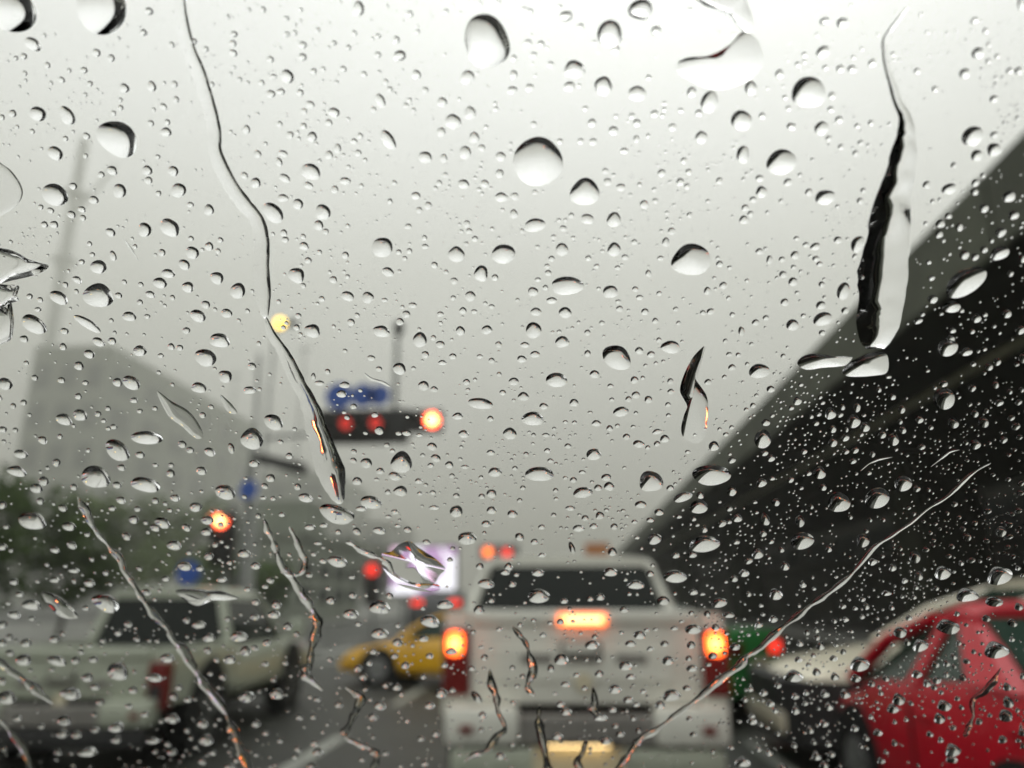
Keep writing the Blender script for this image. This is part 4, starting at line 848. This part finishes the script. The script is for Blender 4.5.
def resample(pts, n):
    q = []; m = len(pts)
    # closed Catmull-Rom
    for i in range(m):
        p0, p1, p2, p3 = pts[i-1], pts[i], pts[(i+1) % m], pts[(i+2) % m]
        for j in range(4):
            t = j/4; q.append(tuple(.5*((2*b_)+(-a+c_)*t+(2*a-5*b_+4*c_-d)*t*t+(-a+3*b_-3*c_+d)*t**3) for a, b_, c_, d in zip(p0, p1, p2, p3)))
    return q
for i, (lab, pts) in enumerate(BLOBS):
    flat = 'ring like' in lab or 'smear' in lab
    out, c_ = project(resample(pts, 0))
    vs, fs = cap_mesh('water_patch', out, R(24 if flat else 10 if 'screen' in lab else 38 if 'hook' in lab else 47), 9, .05, i, maxh=(.0006 if flat else .006))
    props(mk('water_patch', vs, fs, c_), lab, 'water patch', 'merged patches of rain on the windscreen')

# --- single drops
LAND = [(486,40,'the big drop at top centre'),(538,161,'the biggest sky drop'),(690,260,'the black rimmed drop right of centre'),(118,138,'the big upper left drop'),(808,91,'the big upper right drop'),(780,161,'the oval upper right drop'),
        (616,357,'the tilted drop at middle'),(566,285,'the wide drop at middle'),(97,295,'the round drop at left'),(97,475,'the dark rimmed drop at left'),(966,283,'the big overpass drop'),(711,474,'the wide drop on the overpass edge'),
        (281,324,'the amber lamp'),(431,421,'the bright gantry light'),(360,424,'the black signal box'),(345,397,'the blue signs'),(224,520,'the left red light'),(423,570,'the bright screen'),(583,622,'the high brake light'),(451,640,'the left brake lamp'),
        (716,640,'the right brake lamp'),(580,590,"the white pickup's rear window"),(580,690,'the white tailgate'),(395,645,'the yellow taxi'),(935,645,"the red car's windows"),(920,720,'the red car body'),(820,660,"the cream car's bonnet"),
        (165,620,"the left pickup's rear window"),(60,690,'the left pickup tailgate'),(150,682,"the left pickup's tail light"),(40,560,'the dark left tree'),(398,350,'the thin lamp post'),(330,430,'the wide reddish trickle'),(240,190,'the long left trickle'),
        (895,200,'the wide right trickle'),(696,400,'the hook shaped drop'),(850,575,'the long slanting trickle'),(720,55,'the comma shaped patch'),(130,420,'the hazy grey block'),(760,600,'the dark street under the overpass'),(900,400,'the overpass drain pipe'),(960,560,'the overpass shade'),(620,545,'the orange sign'),(300,620,'the forked trickle'),(360,730,'the road below the taxi'),(760,720,'the road right of the white pickup'),(570,470,'the empty grey sky'),(440,200,'the sky left of the biggest drop'),(60,60,'the top left corner'),(330,90,'the sky left of top centre'),(980,60,'the top right corner'),(600,755,'the number plate')]
def size_word(w_, h_):
    s = math.sqrt(w_*h_); return 'very big' if s > 34 else 'big' if s > 20 else 'medium' if s > 13.5 else 'small' if s > 9.5 else 'little'
def shape_word(w_, h_, rot):
    k = w_/h_
    if 1.22 > k > .82: return 'round'
    if abs(math.degrees(rot)) > 14: return 'slanting'
    return 'flat' if k > 1.7 else 'oval' if k > 1 else 'tall'
def inside(x, y):
    for k in (0, 1, 15):
        for p, w_ in zip(*smooth(TR[k][1], TR[k][2], 6)):
            if math.hypot(p[0]-x, p[1]-y) < w_*.95: return True
    for lab, P_ in BLOBS:
        if 'ring' in lab: continue
        c_ = False
        for (xa, ya), (xb, yb) in zip(P_, P_[1:]+P_[:1]):
            if (ya > y) != (yb > y) and x < (xb-xa)*(y-ya)/(yb-ya)+xa: c_ = not c_
        if c_: return True
    return False
drops = [d for d in drops if not inside(d[0], d[1])]
NIND = 290
ind = drops[:NIND]; labs = {}
def rel(dx, dy):
    if math.hypot(dx, dy) < 14: return 'in front of'
    a = math.degrees(math.atan2(-dy, dx)) % 360
    return ['right of', 'up and right of', 'above', 'up and left of', 'left of', 'down and left of', 'below', 'down and right of'][int((a+22.5)//45) % 8]
for i, (x, y, w_, h_, rot) in enumerate(ind):
    cand = sorted(LAND, key=lambda l: math.hypot(x-l[0], y-l[1]))
    l = next(c_ for c_ in cand if not (math.hypot(x-c_[0], y-c_[1]) < 9 and 'drop' in c_[2]))
    key = (size_word(w_, h_), shape_word(w_, h_, rot), rel(x-l[0], y-l[1]), l[2])
    labs.setdefault(key, []).append(i)
NAMED = {(486,40): 'very big round raindrop on the glass at top centre', (538,161): 'biggest round raindrop over the middle of the sky, thick black upper rim', (690,260): 'big round raindrop right of centre with the thickest black upper rim', (118,138): 'big slanting raindrop over bright sky in the upper left',
 (808,91): 'big white raindrop left of the wide right trickle, near the top', (780,161): 'big oval raindrop between the biggest sky drop and the wide right trickle', (616,357): 'tilted raindrop with dark upper left end, left of the hook shaped drop', (566,285): 'wide flat topped raindrop over the sky below the biggest one',
 (97,295): 'round raindrop with a thick black arch over the hazy mast at left', (97,475): 'dark rimmed raindrop over the hazy grey block at left', (966,283): 'largest raindrop over the dark overpass, bright white and tilted', (711,474): 'wide dark topped raindrop on the lower edge of the overpass'}
ORD = ['first', 'second', 'third', 'fourth', 'fifth', 'sixth', 'seventh', 'eighth', 'ninth', 'tenth']
final = {}
for key, ids in labs.items():
    s, sh, r_, lm = key
    if len(ids) == 1: final[ids[0]] = f'{s} {sh} raindrop on glass {r_} {lm}'
    else:
        ids.sort(key=lambda i: math.hypot(ind[i][0]-next(l for l in LAND if l[2] == lm)[0], ind[i][1]-next(l for l in LAND if l[2] == lm)[1]))
        for k, i in enumerate(ids):
            o_ = 'nearest' if k == 0 else 'farthest' if k == len(ids)-1 else ORD[k]+' nearest'
            final[i] = f'{o_} of the {s} {sh} raindrops {r_} {lm}'
for i, d in enumerate(ind):
    for q, t_ in NAMED.items():
        if math.hypot(d[0]-q[0], d[1]-q[1]) < 9 and math.sqrt(d[2]*d[3]) > 18: final[i] = t_
GRP = 'raindrops on the windscreen'
for i, (x, y, w_, h_, rot) in enumerate(ind):
    rnd = random.Random(1000+i); s = math.sqrt(w_*h_)
    out, c_ = project(outline(x, y, w_, h_, rot, 36 if s > 20 else 26, rnd, .05 if s < 25 else .045))
    vs, fs = cap_mesh('raindrop', out, R(rnd.uniform(42, 49)+10*min(1, max(0, (y-380)/330))+8*max(0, (150-y)/150)+9*(x > 740 and y > 560)), 9 if s > 20 else 7, .05, i)
    props(mk('raindrop', vs, fs, c_), final[i], 'raindrop', GRP)
# --- the rest of the drops: the smaller traced ones and the fine spray nobody could count
rnd = random.Random(99); allv, allf = [], []
cells = {}
def add_cell(x, y, r_): cells.setdefault((int(x//20), int(y//20)), []).append((x, y, r_))
for d in drops: add_cell(d[0], d[1], max(d[2], d[3])/2)
lines = []
for lab, pts, ws in TR:
    ps, wz = smooth(pts, ws, 6)
    for p, w_ in zip(ps, wz): add_cell(p[0], p[1], w_)
for lab, pts in BLOBS:
    cx_ = sum(p[0] for p in pts)/len(pts); cy = sum(p[1] for p in pts)/len(pts)
    for p in pts:
        for t in (0, .35, .7): add_cell(p[0]+(cx_-p[0])*t, p[1]+(cy-p[1])*t, 4)
def free(x, y, r_):
    cx_, cy = int(x//20), int(y//20)
    for i in range(-2, 3):
        for j in range(-2, 3):
            for (a, b_, q) in cells.get((cx_+i, cy+j), ()):
                if (a-x)**2+(b_-y)**2 < (q+r_+.6)**2: return False
    return True
def add_small(x, y, w_, h_, rot, n, nr):
    out, c_ = project(outline(x, y, w_, h_, rot, n, rnd, .05))
    vs, fs = cap_mesh('', out, R(rnd.uniform(42, 50)+10*min(1, max(0, (y-380)/330))+8*max(0, (150-y)/150)+9*(x > 740 and y > 560)), nr, .03, 0)
    k = len(allv); allv.extend((v[0]+c_.x, v[1]+c_.y, v[2]) for v in vs); allf.extend(tuple(q+k for q in f) for f in fs)
for d in drops[NIND:]: add_small(*d, 16, 4)
seeds = [(rnd.uniform(0, 1024), rnd.uniform(0, 768)) for _ in range(150)]+[(rnd.uniform(700, 1024), rnd.uniform(380, 700)) for _ in range(70)]
cnt = 0; tries = 0
while cnt < 4500 and tries < 130000:
    tries += 1
    x, y = rnd.uniform(-25, 1050), rnd.uniform(-25, 795)
    if rnd.random() < .45:                                   # clusters left where runs have passed
        q_ = seeds[rnd.randrange(len(seeds))]; x, y = rnd.gauss(q_[0], 16), rnd.gauss(q_[1], 13)
    dark = x > 640 and y > 530-(x-640)*1.03
    dens = 1.0 if dark else (.82 if y > 470 else .62 if y > 130 else .42)
    if rnd.random() > dens: continue
    s = min(9, 1.5+rnd.expovariate(1/(1.0 if dark else 1.35)))
    if rnd.random() < .10: s = rnd.uniform(4, 8.5)
    if not free(x, y, s/2): continue
    asp = 1.0+.55*max(0, (y-200)/568)*rnd.random()+.15*rnd.random()
    slant = math.atan2(0, 1)+R(18)*(600-x)/400*(1 if True else 0)+R(rnd.gauss(0, 8))
    add_small(x, y, s*math.sqrt(asp), s/math.sqrt(asp), slant, 9 if s < 4 else 12, 3)
    add_cell(x, y, s/2); cnt += 1
me = bpy.data.meshes.new('rain_spray'); me.from_pydata(allv, [], allf); me.polygons.foreach_set('use_smooth', [True]*len(allf)); me.materials.append(M['water'])
o = bpy.data.objects.new('rain_spray', me); COL.objects.link(o); o.matrix_world = gmat(0, 0)
props(o, 'fine spray of tiny raindrops scattered over the whole windscreen', 'rain spray', GRP, 'stuff')
print('DROPS', len(drops), 'spray', cnt)
